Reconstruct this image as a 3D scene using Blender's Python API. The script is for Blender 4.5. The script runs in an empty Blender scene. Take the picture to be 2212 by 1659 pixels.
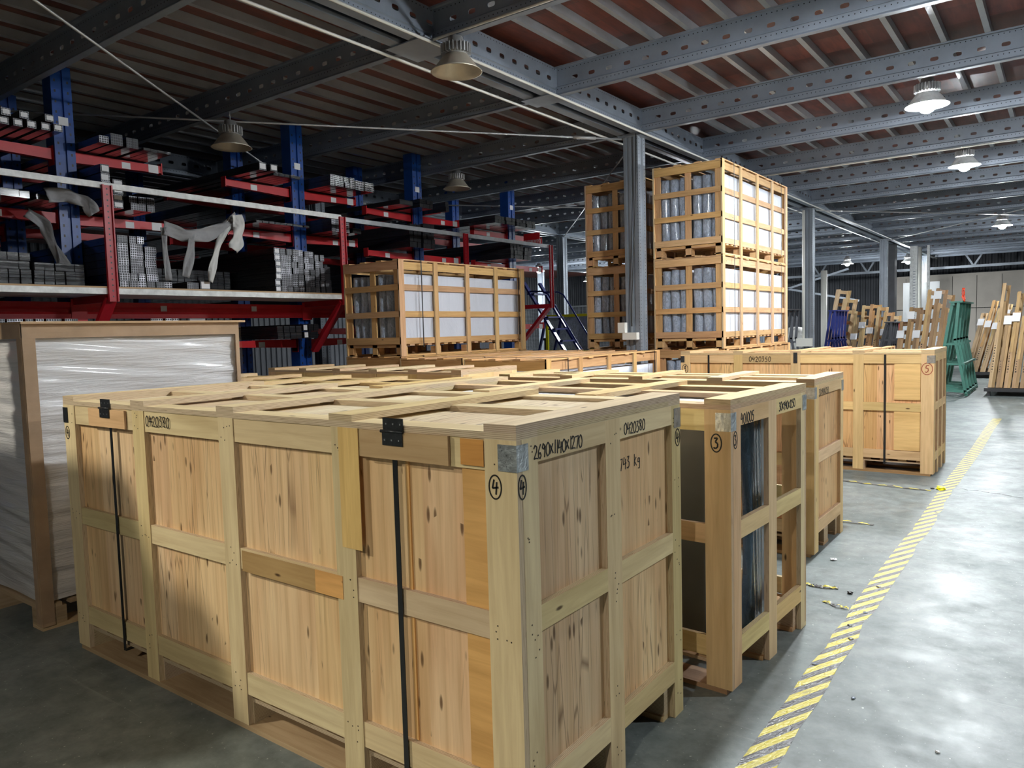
import bpy, bmesh, math, random
from mathutils import Vector, Matrix
random.seed(7)
C = bpy.context.scene.collection
S = bpy.context.scene
PI = math.pi

# ---------------------------------------------------------------- camera
F_PX = 1620.66
CAM = Vector((1.17391, -1.59102, 1.48628))
YAW, PIT, ROL = 0.63912, 0.07091, -0.02775
def cam_basis():
    cy, sy, cp, sp = math.cos(YAW), math.sin(YAW), math.cos(PIT), math.sin(PIT)
    f = Vector((-sy*cp, cy*cp, -sp)); r = Vector((cy, sy, 0)); u = r.cross(f)
    cr, sr = math.cos(ROL), math.sin(ROL)
    return cr*r + sr*u, -sr*r + cr*u, f
r_, u_, f_ = cam_basis()
cam = bpy.data.cameras.new('camera'); co = bpy.data.objects.new('camera', cam); C.objects.link(co)
m = Matrix((( r_.x, u_.x, -f_.x, CAM.x), (r_.y, u_.y, -f_.y, CAM.y), (r_.z, u_.z, -f_.z, CAM.z), (0, 0, 0, 1)))
co.matrix_world = m
cam.sensor_width = 36; cam.sensor_fit = 'HORIZONTAL'; cam.lens = F_PX*36/2212
cam.clip_start = .05; cam.clip_end = 200
S.camera = co

# ---------------------------------------------------------------- world, exposure
w = bpy.data.worlds.new('world'); S.world = w; w.use_nodes = True
w.node_tree.nodes['Background'].inputs[0].default_value = (.55, .66, .85, 1)
w.node_tree.nodes['Background'].inputs[1].default_value = .004
S.view_settings.view_transform = 'Standard'; S.view_settings.look = 'None'
S.view_settings.exposure = 1.35; S.view_settings.gamma = 1
S.view_settings.use_curve_mapping = False
S.cycles.sample_clamp_indirect = 4.0

# lit lamps (x, y, z of the rim, watts); the lamp builder below puts a shade round each
GAIN = 2.5
COOL = (.92, .97, 1.0); WARM = (1.0, .93, .78)
LIT = [(-.06, 7.45, 3.70, 68, COOL), (-.10, 11.35, 3.70, 68, COOL), (-.13, 19.6, 3.62, 75, COOL),
       (-.10, 3.65, 3.70, 80, COOL), (.9, -4.6, 3.70, 62, WARM), (3.6, 3.7, 3.70, 55, COOL), (3.6, 11.4, 3.70, 80, COOL), (3.6, 19.6, 3.70, 90, COOL),  # front lamp added for the crate face; right row unseen, raised for brightness
       (-3.9, -3.3, 3.70, 92, WARM), (-3.4, 28.0, 3.5, 150, COOL), (-5.3, 27.6, 3.55, 90, COOL),
       (-6.3, 15.6, 3.66, 110, COOL), (-14.6, 21.5, 3.65, 200, COOL), (-16.6, 28.4, 3.65, 220, COOL)]  # first one added, hidden behind the crates to light the yellow frame
OFF = [(-2.91, 3.26, 3.615), (-6.13, 3.28, 3.54), (-6.42, 7.35, 3.68), (-6.3, 11.6, 3.66)]

# ---------------------------------------------------------------- materials
def new_mat(name):
    m = bpy.data.materials.new(name); m.use_nodes = True
    nt = m.node_tree; b = nt.nodes['Principled BSDF']
    return m, nt, b
def N(nt, typ, **kw):
    n = nt.nodes.new(typ)
    for k, v in kw.items():
        if k in ('inp',):
            for a, b in v.items(): n.inputs[a].default_value = b
        else: setattr(n, k, v)
    return n
def ramp(nt, stops, interp='LINEAR'):
    n = nt.nodes.new('ShaderNodeValToRGB'); n.color_ramp.interpolation = interp
    e = n.color_ramp.elements
    while len(e) < len(stops): e.new(.5)
    for i, (p, c) in enumerate(stops):
        e[i].position = p; e[i].color = (c[0], c[1], c[2], 1) if not isinstance(c, (int, float)) else (c, c, c, 1)
    return n
def mixc(nt, a, b, fac, mode='MIX'):
    n = nt.nodes.new('ShaderNodeMix'); n.data_type = 'RGBA'; n.blend_type = mode
    def put(s, v):
        if isinstance(v, (tuple, list)): n.inputs[s].default_value = (v[0], v[1], v[2], 1)
        elif isinstance(v, (int, float)): n.inputs[s].default_value = v
        else: nt.links.new(v, n.inputs[s])
    put(6, a); put(7, b)
    if isinstance(fac, (int, float)): n.inputs[0].default_value = fac
    else: nt.links.new(fac, n.inputs[0])
    return n.outputs[2]
def uvmap(nt, sx, sy, sz=1):
    t = N(nt, 'ShaderNodeTexCoord'); mp = N(nt, 'ShaderNodeMapping'); mp.inputs['Scale'].default_value = (sx, sy, sz)
    nt.links.new(t.outputs['UV'], mp.inputs['Vector']); return mp.outputs[0]
def objmap(nt, sx, sy, sz):
    t = N(nt, 'ShaderNodeTexCoord'); mp = N(nt, 'ShaderNodeMapping'); mp.inputs['Scale'].default_value = (sx, sy, sz)
    nt.links.new(t.outputs['Object'], mp.inputs['Vector']); return mp.outputs[0]
def bump(nt, b, h, strength=.3, dist=.01):
    n = N(nt, 'ShaderNodeBump'); n.inputs['Strength'].default_value = strength; n.inputs['Distance'].default_value = dist
    nt.links.new(h, n.inputs['Height']); nt.links.new(n.outputs[0], b.inputs['Normal']); return n

def wood(name, light, dark, knots=.35, rough=.62, streak=1.0, knotcol=(.09, .045, .02)):
    """sawn wood: grain along UV.u (metres); the per board tint comes from the 'tint' attribute"""
    m, nt, b = new_mat(name); L = nt.links.new
    v1 = uvmap(nt, 3.0, 42)
    n1 = N(nt, 'ShaderNodeTexNoise', inp={'Scale': 1.0, 'Detail': 5, 'Roughness': .6, 'Distortion': .6}); L(v1, n1.inputs['Vector'])
    v2 = uvmap(nt, 1.1, 7)
    n2 = N(nt, 'ShaderNodeTexNoise', inp={'Scale': 1.0, 'Detail': 3, 'Roughness': .5, 'Distortion': 1.2}); L(v2, n2.inputs['Vector'])
    r1 = ramp(nt, [(.25, dark), (.62, light)]); L(n1.outputs[0], r1.inputs[0])
    r2 = ramp(nt, [(.3, (.80, .74, .66)), (.7, (1.06, 1.04, 1.0))]); L(n2.outputs[0], r2.inputs[0])
    c = mixc(nt, r1.outputs[0], r2.outputs[0], .8*streak, 'MULTIPLY')
    # knots and bark flecks, elongated along the grain
    v3 = uvmap(nt, 5.5, 17)
    vo = N(nt, 'ShaderNodeTexVoronoi', inp={'Scale': 1.0, 'Randomness': 1.0}); L(v3, vo.inputs['Vector'])
    rk = ramp(nt, [(.0, 1.0), (.07, .9), (.13, 0.0)]); L(vo.outputs['Distance'], rk.inputs[0])
    sep = N(nt, 'ShaderNodeSeparateColor'); L(vo.outputs['Color'], sep.inputs[0])
    gt = N(nt, 'ShaderNodeMath', operation='LESS_THAN'); L(sep.outputs[0], gt.inputs[0]); gt.inputs[1].default_value = knots
    mu = N(nt, 'ShaderNodeMath', operation='MULTIPLY'); L(rk.outputs[0], mu.inputs[0]); L(gt.outputs[0], mu.inputs[1])
    c = mixc(nt, c, knotcol, mu.outputs[0])
    at = N(nt, 'ShaderNodeAttribute', attribute_name='tint')
    c = mixc(nt, c, at.outputs['Color'], 1.0, 'MULTIPLY')
    L(c, b.inputs['Base Color']); b.inputs['Roughness'].default_value = rough; b.inputs['Specular IOR Level'].default_value = .3
    bump(nt, b, n1.outputs[0], .12, .004)
    return m

def panel_wood(name, light, dark, stripe=.06, streaks=.5):
    """rotary veneer panel: repeating vertical bands, long dark splits and bark flecks along u"""
    m, nt, b = new_mat(name); L = nt.links.new
    wv = uvmap(nt, 1, 1)
    sepv = N(nt, 'ShaderNodeSeparateXYZ'); L(wv, sepv.inputs[0])
    nz = N(nt, 'ShaderNodeTexNoise', inp={'Scale': 3.0, 'Detail': 2}); L(wv, nz.inputs['Vector'])
    ad = N(nt, 'ShaderNodeMath', operation='MULTIPLY_ADD'); L(nz.outputs[0], ad.inputs[0]); ad.inputs[1].default_value = .018; L(sepv.outputs[1], ad.inputs[2])
    dv = N(nt, 'ShaderNodeMath', operation='DIVIDE'); L(ad.outputs[0], dv.inputs[0]); dv.inputs[1].default_value = stripe
    fr = N(nt, 'ShaderNodeMath', operation='FRACT'); L(dv.outputs[0], fr.inputs[0])
    rs = ramp(nt, [(0, (.84, .77, .68)), (.05, (.96, .91, .86)), (.2, (1.04, 1.01, .99)), (.8, (1.0, .98, .96)), (1, (.92, .86, .79))]); L(fr.outputs[0], rs.inputs[0])
    v1 = uvmap(nt, 2.2, 46)
    n1 = N(nt, 'ShaderNodeTexNoise', inp={'Scale': 1.0, 'Detail': 5, 'Roughness': .6, 'Distortion': .4}); L(v1, n1.inputs['Vector'])
    r1 = ramp(nt, [(.3, dark), (.6, light)]); L(n1.outputs[0], r1.inputs[0])
    v2 = uvmap(nt, .9, 3.5)
    n2 = N(nt, 'ShaderNodeTexNoise', inp={'Scale': 1.0, 'Detail': 2, 'Distortion': .8}); L(v2, n2.inputs['Vector'])
    r2 = ramp(nt, [(.35, (.84, .70, .60)), (.62, (1.04, 1.02, .98))]); L(n2.outputs[0], r2.inputs[0])
    c = mixc(nt, r1.outputs[0], rs.outputs[0], .85, 'MULTIPLY')
    c = mixc(nt, c, r2.outputs[0], .8, 'MULTIPLY')
    v3 = uvmap(nt, 9, 34)
    vo = N(nt, 'ShaderNodeTexVoronoi', inp={'Scale': 1.0}); L(v3, vo.inputs['Vector'])
    rk = ramp(nt, [(0, 1.0), (.16, .8), (.27, 0)]); L(vo.outputs['Distance'], rk.inputs[0])
    sc = N(nt, 'ShaderNodeSeparateColor'); L(vo.outputs['Color'], sc.inputs[0])
    n4 = N(nt, 'ShaderNodeTexNoise', inp={'Scale': 3.2, 'Detail': 1}); L(wv, n4.inputs['Vector'])
    th = N(nt, 'ShaderNodeMapRange', inp={'From Min': .44, 'From Max': .70, 'To Min': 0.0, 'To Max': streaks}); L(n4.outputs[0], th.inputs[0])
    lt = N(nt, 'ShaderNodeMath', operation='LESS_THAN'); L(sc.outputs[0], lt.inputs[0]); L(th.outputs[0], lt.inputs[1])
    mu = N(nt, 'ShaderNodeMath', operation='MULTIPLY'); L(rk.outputs[0], mu.inputs[0]); L(lt.outputs[0], mu.inputs[1])
    c = mixc(nt, c, (.16, .085, .04), mu.outputs[0])
    # long hairline splits
    v5 = uvmap(nt, 1.6, 30)
    v5o = N(nt, 'ShaderNodeTexVoronoi', feature='DISTANCE_TO_EDGE', inp={'Scale': 1.0}); L(v5, v5o.inputs['Vector'])
    r5 = ramp(nt, [(0, 1.0), (.035, 0)]); L(v5o.outputs[0], r5.inputs[0])
    n6 = N(nt, 'ShaderNodeTexNoise', inp={'Scale': 2.4, 'Detail': 2}); L(wv, n6.inputs['Vector'])
    r6 = ramp(nt, [(.5, 0.0), (.6, .75)]); L(n6.outputs[0], r6.inputs[0])
    m2 = N(nt, 'ShaderNodeMath', operation='MULTIPLY'); L(r5.outputs[0], m2.inputs[0]); L(r6.outputs[0], m2.inputs[1])
    c = mixc(nt, c, (.24, .13, .07), m2.outputs[0])
    at = N(nt, 'ShaderNodeAttribute', attribute_name='tint')
    c = mixc(nt, c, at.outputs['Color'], 1.0, 'MULTIPLY')
    L(c, b.inputs['Base Color']); b.inputs['Roughness'].default_value = .6; b.inputs['Specular IOR Level'].default_value = .3
    bump(nt, b, n1.outputs[0], .1, .004)
    return m

def ply_edge(name, light, dark):
    """cut edge of laminated board: thin layers across UV.v"""
    m, nt, b = new_mat(name); L = nt.links.new
    v = uvmap(nt, 2.5, 1); sp = N(nt, 'ShaderNodeSeparateXYZ'); L(v, sp.inputs[0])
    nz = N(nt, 'ShaderNodeTexNoise', inp={'Scale': 6.0, 'Detail': 2}); L(v, nz.inputs['Vector'])
    ad = N(nt, 'ShaderNodeMath', operation='MULTIPLY_ADD'); L(nz.outputs[0], ad.inputs[0]); ad.inputs[1].default_value = .003; L(sp.outputs[1], ad.inputs[2])
    ml = N(nt, 'ShaderNodeMath', operation='MULTIPLY'); L(ad.outputs[0], ml.inputs[0]); ml.inputs[1].default_value = 1/.0052
    fr = N(nt, 'ShaderNodeMath', operation='FRACT'); L(ml.outputs[0], fr.inputs[0])
    r = ramp(nt, [(0, dark), (.22, light), (.72, light), (1, dark)]); L(fr.outputs[0], r.inputs[0])
    n2 = N(nt, 'ShaderNodeTexNoise', inp={'Scale': 1.0, 'Detail': 4}); v2 = uvmap(nt, 14, 260); L(v2, n2.inputs['Vector'])
    r2 = ramp(nt, [(.3, (.45, .36, .28)), (.42, (1, 1, 1))]); L(n2.outputs[0], r2.inputs[0])
    c = mixc(nt, r.outputs[0], r2.outputs[0], .75, 'MULTIPLY')
    at = N(nt, 'ShaderNodeAttribute', attribute_name='tint')
    c = mixc(nt, c, at.outputs['Color'], .8, 'MULTIPLY')
    L(c, b.inputs['Base Color']); b.inputs['Roughness'].default_value = .75; b.inputs['Specular IOR Level'].default_value = .2
    return m

def plain(name, col, rough=.5, metal=0.0, noise=.0, nscale=8, spec=.5, bumpk=0, coat=0):
    m, nt, b = new_mat(name)
    b.inputs['Roughness'].default_value = rough; b.inputs['Metallic'].default_value = metal
    b.inputs['Specular IOR Level'].default_value = spec; b.inputs['Coat Weight'].default_value = coat
    if noise or bumpk:
        v = objmap(nt, nscale, nscale, nscale)
        n = N(nt, 'ShaderNodeTexNoise', inp={'Scale': 1.0, 'Detail': 4, 'Roughness': .6}); nt.links.new(v, n.inputs['Vector'])
        r = ramp(nt, [(.3, tuple(c*(1-noise) for c in col)), (.7, tuple(min(1, c*(1+noise)) for c in col))])
        nt.links.new(n.outputs[0], r.inputs[0]); nt.links.new(r.outputs[0], b.inputs['Base Color'])
        if bumpk: bump(nt, b, n.outputs[0], bumpk, .01)
    else: b.inputs['Base Color'].default_value = (*col, 1)
    return m
def emit(name, col, k):
    m, nt, b = new_mat(name); b.inputs['Base Color'].default_value = (.8, .8, .8, 1)
    b.inputs['Emission Color'].default_value = (*col, 1); b.inputs['Emission Strength'].default_value = k
    return m

M = {}
M['frame'] = wood('poplar_frame', (.88, .745, .47), (.74, .59, .345), .16)
M['frame2'] = wood('pine_slat', (.76, .53, .30), (.60, .38, .19), .30)
M['skid'] = wood('skid_board', (.66, .50, .32), (.50, .36, .21), .25)
M['stillage'] = wood('weathered_pine', (.62, .46, .30), (.42, .30, .20), .10)
M['panel'] = panel_wood('veneer_panel', (.92, .715, .47), (.78, .575, .35), .062, .85)
M['lidpanel'] = panel_wood('lid_panel', (.92, .84, .64), (.70, .60, .42), .018, .3)
M['edge'] = ply_edge('ply_edge', (.70, .57, .40), (.36, .26, .17))
M['zinc'] = plain('galvanised_plate', (.62, .64, .66), .28, .9, .25, 40, bumpk=.4)
M['darkmetal'] = plain('dark_hinge_metal', (.045, .05, .055), .38, .6, .3, 60)
M['strap'] = plain('black_strap', (.010, .012, .014), .35)
M['ink'] = plain('marker_ink', (.012, .01, .01), .5)
M['redink'] = plain('red_marker_ink', (.33, .06, .03), .5)
M['nail'] = plain('nail_head', (.10, .07, .05), .5, .4)
M['red'] = plain('red_paint', (.62, .022, .030), .38, 0, .12, 5)
M['darkred'] = plain('dark_red_paint', (.40, .008, .018), .35, 0, .15, 5)
M['blue'] = plain('blue_paint', (.012, .07, .32), .32, 0, .2, 5)
M['navy'] = plain('navy_paint', (.015, .025, .15), .35, 0, .15, 5)
M['green'] = plain('green_paint', (.05, .175, .135), .45, 0, .15, 5)
M['yellow'] = plain('yellow_paint', (.90, .82, .01), .4)
M['paper'] = plain('paper_label', (.82, .82, .84), .6)
M['whitepaint'] = plain('white_rail_paint', (.72, .73, .72), .4, 0, .2, 12)
M['greyrail'] = plain('grey_rail', (.36, .38, .40), .4, .3, .15, 9)
M['pvc'] = plain('white_conduit', (.72, .71, .66), .4)
M['cable'] = plain('black_cable', (.015, .015, .015), .5)
M['rod'] = plain('brace_rod_steel', (.42, .42, .42), .4, .5)
M['lampshade'] = plain('lamp_shade_aluminium', (.52, .47, .38), .45, .5, .1, 10)
M['lampfin'] = plain('lamp_driver_metal', (.42, .42, .42), .45, .5)
M['lampface'] = plain('lamp_glass_unlit', (.40, .40, .38), .3)
M['cardboard'] = plain('brown_cardboard', (.50, .34, .21), .7, 0, .15, 6)
M['greyfoam'] = plain('grey_foam_sheet', (.30, .30, .31), .8, 0, .15, 6, bumpk=.3)
M['palefoam'] = plain('pale_foam_sheet', (.62, .62, .60), .7, 0, .1, 6, bumpk=.3)
M['rubber'] = plain('black_plastic', (.02, .02, .022), .45)
M['wallgrey'] = plain('grey_wall_cladding', (.065, .07, .082), .6, 0, .2, 1.2)
M['beige'] = plain('beige_wall_panel', (.42, .38, .33), .6, 0, .1, 1)
M['orange'] = plain('orange_plastic', (.80, .07, .02), .5)
M['tan'] = plain('tan_mdf', (.47, .31, .17), .7)
M['whitesheet'] = plain('white_board', (.85, .87, .90), .5)
M['darkgrey'] = plain('dark_column_paint', (.05, .053, .062), .5, 0, .2, 3)

def steel(name, col, dots=True, rough=.42):
    """painted rolled steel; rows of small punched holes in UV (metres) where v falls in the hole rows"""
    m, nt, b = new_mat(name); L = nt.links.new
    v = objmap(nt, 2.2, 2.2, 2.2)
    n = N(nt, 'ShaderNodeTexNoise', inp={'Scale': 1.0, 'Detail': 4, 'Roughness': .65}); L(v, n.inputs['Vector'])
    r = ramp(nt, [(.3, tuple(c*.82 for c in col)), (.7, tuple(c*1.12 for c in col))]); L(n.outputs[0], r.inputs[0])
    c = r.outputs[0]
    if dots:
        u = uvmap(nt, 1/.045, 1/.045)
        fr = N(nt, 'ShaderNodeVectorMath', operation='FRACTION'); L(u, fr.inputs[0])
        sb = N(nt, 'ShaderNodeVectorMath', operation='DISTANCE'); L(fr.outputs[0], sb.inputs[0]); sb.inputs[1].default_value = (.5, .5, 0)
        lt = N(nt, 'ShaderNodeMath', operation='LESS_THAN'); L(sb.outputs['Value'], lt.inputs[0]); lt.inputs[1].default_value = .115
        at = N(nt, 'ShaderNodeAttribute', attribute_name='tint'); sp = N(nt, 'ShaderNodeSeparateColor'); L(at.outputs['Color'], sp.inputs[0])
        on = N(nt, 'ShaderNodeMath', operation='LESS_THAN'); L(sp.outputs[0], on.inputs[0]); on.inputs[1].default_value = .5
        mu = N(nt, 'ShaderNodeMath', operation='MULTIPLY'); L(lt.outputs[0], mu.inputs[0]); L(on.outputs[0], mu.inputs[1])
        c = mixc(nt, c, (.01, .011, .013), mu.outputs[0])
    L(c, b.inputs['Base Color']); b.inputs['Roughness'].default_value = rough; b.inputs['Metallic'].default_value = .35
    bump(nt, b, n.outputs[0], .04, .02)
    return m
M['steel'] = steel('grey_beam_steel', (.27, .31, .37))
M['joist'] = steel('galvanised_joist', (.44, .47, .50), False, .34)
M['joist'].node_tree.nodes['Principled BSDF'].inputs['Metallic'].default_value = .45
M['column'] = steel('grey_column_steel', (.26, .29, .33), True, .38)

def deck_mat():
    m, nt, b = new_mat('red_brown_deck_board'); L = nt.links.new
    v = objmap(nt, 1, 1, 1)
    br = N(nt, 'ShaderNodeTexBrick', offset=.5, inp={'Color1': (.075, .020, .014, 1), 'Color2': (.165, .046, .032, 1), 'Mortar': (.10, .04, .03, 1), 'Scale': 1.0,
           'Mortar Size': .006, 'Brick Width': .92, 'Row Height': .46}); L(v, br.inputs['Vector'])
    n = N(nt, 'ShaderNodeTexNoise', inp={'Scale': 1.0, 'Detail': 6, 'Roughness': .7}); v2 = objmap(nt, 14, 2.2, 2); L(v2, n.inputs['Vector'])
    r = ramp(nt, [(.32, (.45, .42, .42)), (.6, (1.15, 1.1, 1.05)), (.8, (1.5, 1.35, 1.25))]); L(n.outputs[0], r.inputs[0])
    c = mixc(nt, br.outputs[0], r.outputs[0], .8, 'MULTIPLY')
    L(c, b.inputs['Base Color']); b.inputs['Roughness'].default_value = .5
    return m
M['deck'] = deck_mat()

def floor_mat():
    m, nt, b = new_mat('sealed_concrete_floor'); L = nt.links.new
    v = objmap(nt, 1, 1, 1)
    n1 = N(nt, 'ShaderNodeTexNoise', inp={'Scale': 1.3, 'Detail': 7, 'Roughness': .66}); L(v, n1.inputs['Vector'])
    r1 = ramp(nt, [(.30, (.120, .148, .148)), (.50, (.178, .205, .203)), (.72, (.262, .285, .283))]); L(n1.outputs[0], r1.inputs[0])
    n2 = N(nt, 'ShaderNodeTexNoise', inp={'Scale': 9.0, 'Detail': 6, 'Roughness': .7}); L(v, n2.inputs['Vector'])
    r2 = ramp(nt, [(.3, (.66, .67, .67)), (.7, (1.28, 1.28, 1.27))]); L(n2.outputs[0], r2.inputs[0])
    c = mixc(nt, r1.outputs[0], r2.outputs[0], 1.0, 'MULTIPLY')
    n3 = N(nt, 'ShaderNodeTexNoise', inp={'Scale': 70.0, 'Detail': 2}); L(v, n3.inputs['Vector'])
    r3 = ramp(nt, [(.70, 0.0), (.76, 1.0)]); L(n3.outputs[0], r3.inputs[0])
    c = mixc(nt, c, (.62, .64, .62), r3.outputs[0])
    vs = objmap(nt, .9, 16, 1); n5 = N(nt, 'ShaderNodeTexNoise', inp={'Scale': 1.0, 'Detail': 5, 'Roughness': .7, 'Distortion': 1.5}); L(vs, n5.inputs['Vector'])
    r5 = ramp(nt, [(.62, 0.0), (.72, .35)]); L(n5.outputs[0], r5.inputs[0])
    c = mixc(nt, c, (.42, .44, .44), r5.outputs[0])
    L(c, b.inputs['Base Color'])
    n4 = N(nt, 'ShaderNodeTexNoise', inp={'Scale': 2.4, 'Detail': 8, 'Roughness': .72}); L(v, n4.inputs['Vector'])
    r4 = ramp(nt, [(.35, .34), (.65, .58)]); L(n4.outputs[0], r4.inputs[0]); L(r4.outputs[0], b.inputs['Roughness'])
    b.inputs['Specular IOR Level'].default_value = .45
    bump(nt, b, n2.outputs[0], .16, .008)
    return m
M['floor'] = floor_mat()

def tape_mat():
    m, nt, b = new_mat('hazard_tape'); L = nt.links.new
    v = uvmap(nt, 1, 1); sp = N(nt, 'ShaderNodeSeparateXYZ'); L(v, sp.inputs[0])
    sk = N(nt, 'ShaderNodeMath', operation='MULTIPLY_ADD'); L(sp.outputs[1], sk.inputs[0]); sk.inputs[1].default_value = .85; L(sp.outputs[0], sk.inputs[2])
    d = N(nt, 'ShaderNodeMath', operation='DIVIDE'); L(sk.outputs[0], d.inputs[0]); d.inputs[1].default_value = .13
    fr = N(nt, 'ShaderNodeMath', operation='FRACT'); L(d.outputs[0], fr.inputs[0])
    st = N(nt, 'ShaderNodeMath', operation='LESS_THAN'); L(fr.outputs[0], st.inputs[0]); st.inputs[1].default_value = .5
    c = mixc(nt, (.115, .112, .118), (.68, .58, .10), st.outputs[0])
    n = N(nt, 'ShaderNodeTexNoise', inp={'Scale': 16.0, 'Detail': 6, 'Roughness': .7}); L(v, n.inputs['Vector'])
    r = ramp(nt, [(.30, .55), (.44, .0)]); L(n.outputs[0], r.inputs[0])
    c = mixc(nt, c, (.17, .18, .18), r.outputs[0])
    L(c, b.inputs['Base Color']); b.inputs['Roughness'].default_value = .35
    n2 = N(nt, 'ShaderNodeTexNoise', inp={'Scale': 28.0, 'Detail': 3, 'Distortion': 2.0}); L(v, n2.inputs['Vector'])
    bump(nt, b, n2.outputs[0], .5, .012)
    return m
M['tape'] = tape_mat()

def film_mat(name, base, kx, kz, strength=.8, rough=.22, trans=0.0, coat=.6, dark=.75):
    m, nt, b = new_mat(name); L = nt.links.new
    v = objmap(nt, kx, kx, kz)
    n = N(nt, 'ShaderNodeTexNoise', inp={'Scale': 1.0, 'Detail': 6, 'Roughness': .62, 'Distortion': 1.1}); L(v, n.inputs['Vector'])
    r = ramp(nt, [(.3, tuple(c*dark for c in base)), (.7, base)]); L(n.outputs[0], r.inputs[0])
    L(r.outputs[0], b.inputs['Base Color']); b.inputs['Roughness'].default_value = rough
    b.inputs['Coat Weight'].default_value = coat; b.inputs['Coat Roughness'].default_value = .12
    bump(nt, b, n.outputs[0], strength, .03)
    return m
M['foamwrap'] = film_mat('white_foam_under_film', (.94, .94, .96), 2.2, 34, .55, .30, coat=.8, dark=.88)
M['bubble'] = film_mat('bubble_wrap', (.60, .70, .88), 34, 18, 1.0, .14, coat=1.0, dark=.50)
M['foamsheet'] = film_mat('white_foam_sheet', (.66, .69, .77), 3, 1.2, .8, .5, coat=.15, dark=.90)
M['bluewrap'] = film_mat('blue_bubble_wrap', (.10, .19, .29), 18, 10, .9, .18, coat=1.0, dark=.5)
M['greyfilm'] = film_mat('grey_stretch_film', (.30, .31, .34), 6, 2, .6, .3, coat=.5)
def clear_film():
    m, nt, b = new_mat('clear_stretch_film'); L = nt.links.new
    nt.nodes.remove(b); out = nt.nodes['Material Output']
    t = N(nt, 'ShaderNodeBsdfTransparent'); g = N(nt, 'ShaderNodeBsdfGlossy'); g.inputs['Roughness'].default_value = .10
    v = objmap(nt, 6, 6, 60); n = N(nt, 'ShaderNodeTexNoise', inp={'Scale': 1.0, 'Detail': 8, 'Roughness': .68, 'Distortion': 1.6}); L(v, n.inputs['Vector'])
    bp = N(nt, 'ShaderNodeBump'); bp.inputs['Strength'].default_value = 1.0; bp.inputs['Distance'].default_value = .03; L(n.outputs[0], bp.inputs['Height']); L(bp.outputs[0], g.inputs['Normal'])
    mx = N(nt, 'ShaderNodeMixShader'); mx.inputs[0].default_value = .16
    L(t.outputs[0], mx.inputs[1]); L(g.outputs[0], mx.inputs[2]); L(mx.outputs[0], out.inputs['Surface'])
    return m
M['film'] = clear_film()
def glass_mat():
    m, nt, b = new_mat('pane_glass'); b.inputs['Base Color'].default_value = (.16, .22, .27, 1)
    b.inputs['Roughness'].default_value = .08; b.inputs['Metallic'].default_value = .15; b.inputs['Coat Weight'].default_value = 1
    return m
M['glass'] = glass_mat()
M['satin'] = plain('frosted_glass_sheet', (.19, .21, .22), .32, .1, .25, 1.5, coat=.3)
def profile_end():
    """open hollow ends of aluminium profiles: light webs round dark cells, UV in metres"""
    m, nt, b = new_mat('profile_ends'); L = nt.links.new
    v = uvmap(nt, 1/.025, 1/.025)
    fr = N(nt, 'ShaderNodeVectorMath', operation='FRACTION'); L(v, fr.inputs[0]); sp = N(nt, 'ShaderNodeSeparateXYZ'); L(fr.outputs[0], sp.inputs[0])
    a = []
    for k in (0, 1):
        s = N(nt, 'ShaderNodeMath', operation='SUBTRACT'); L(sp.outputs[k], s.inputs[0]); s.inputs[1].default_value = .5
        ab = N(nt, 'ShaderNodeMath', operation='ABSOLUTE'); L(s.outputs[0], ab.inputs[0]); a.append(ab)
    mx = N(nt, 'ShaderNodeMath', operation='MAXIMUM'); L(a[0].outputs[0], mx.inputs[0]); L(a[1].outputs[0], mx.inputs[1])
    gt = N(nt, 'ShaderNodeMath', operation='GREATER_THAN'); L(mx.outputs[0], gt.inputs[0]); gt.inputs[1].default_value = .415
    at = N(nt, 'ShaderNodeAttribute', attribute_name='tint')
    c = mixc(nt, (.012, .013, .016), at.outputs['Color'], gt.outputs[0])
    L(c, b.inputs['Base Color']); L(gt.outputs[0], b.inputs['Metallic']); b.inputs['Roughness'].default_value = .4
    return m
M['profend'] = profile_end()
M['profside'] = film_mat('dark_film_wrapped_profiles', (.030, .033, .040), .6, 24, .5, .25, coat=.6, dark=.4)

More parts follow.
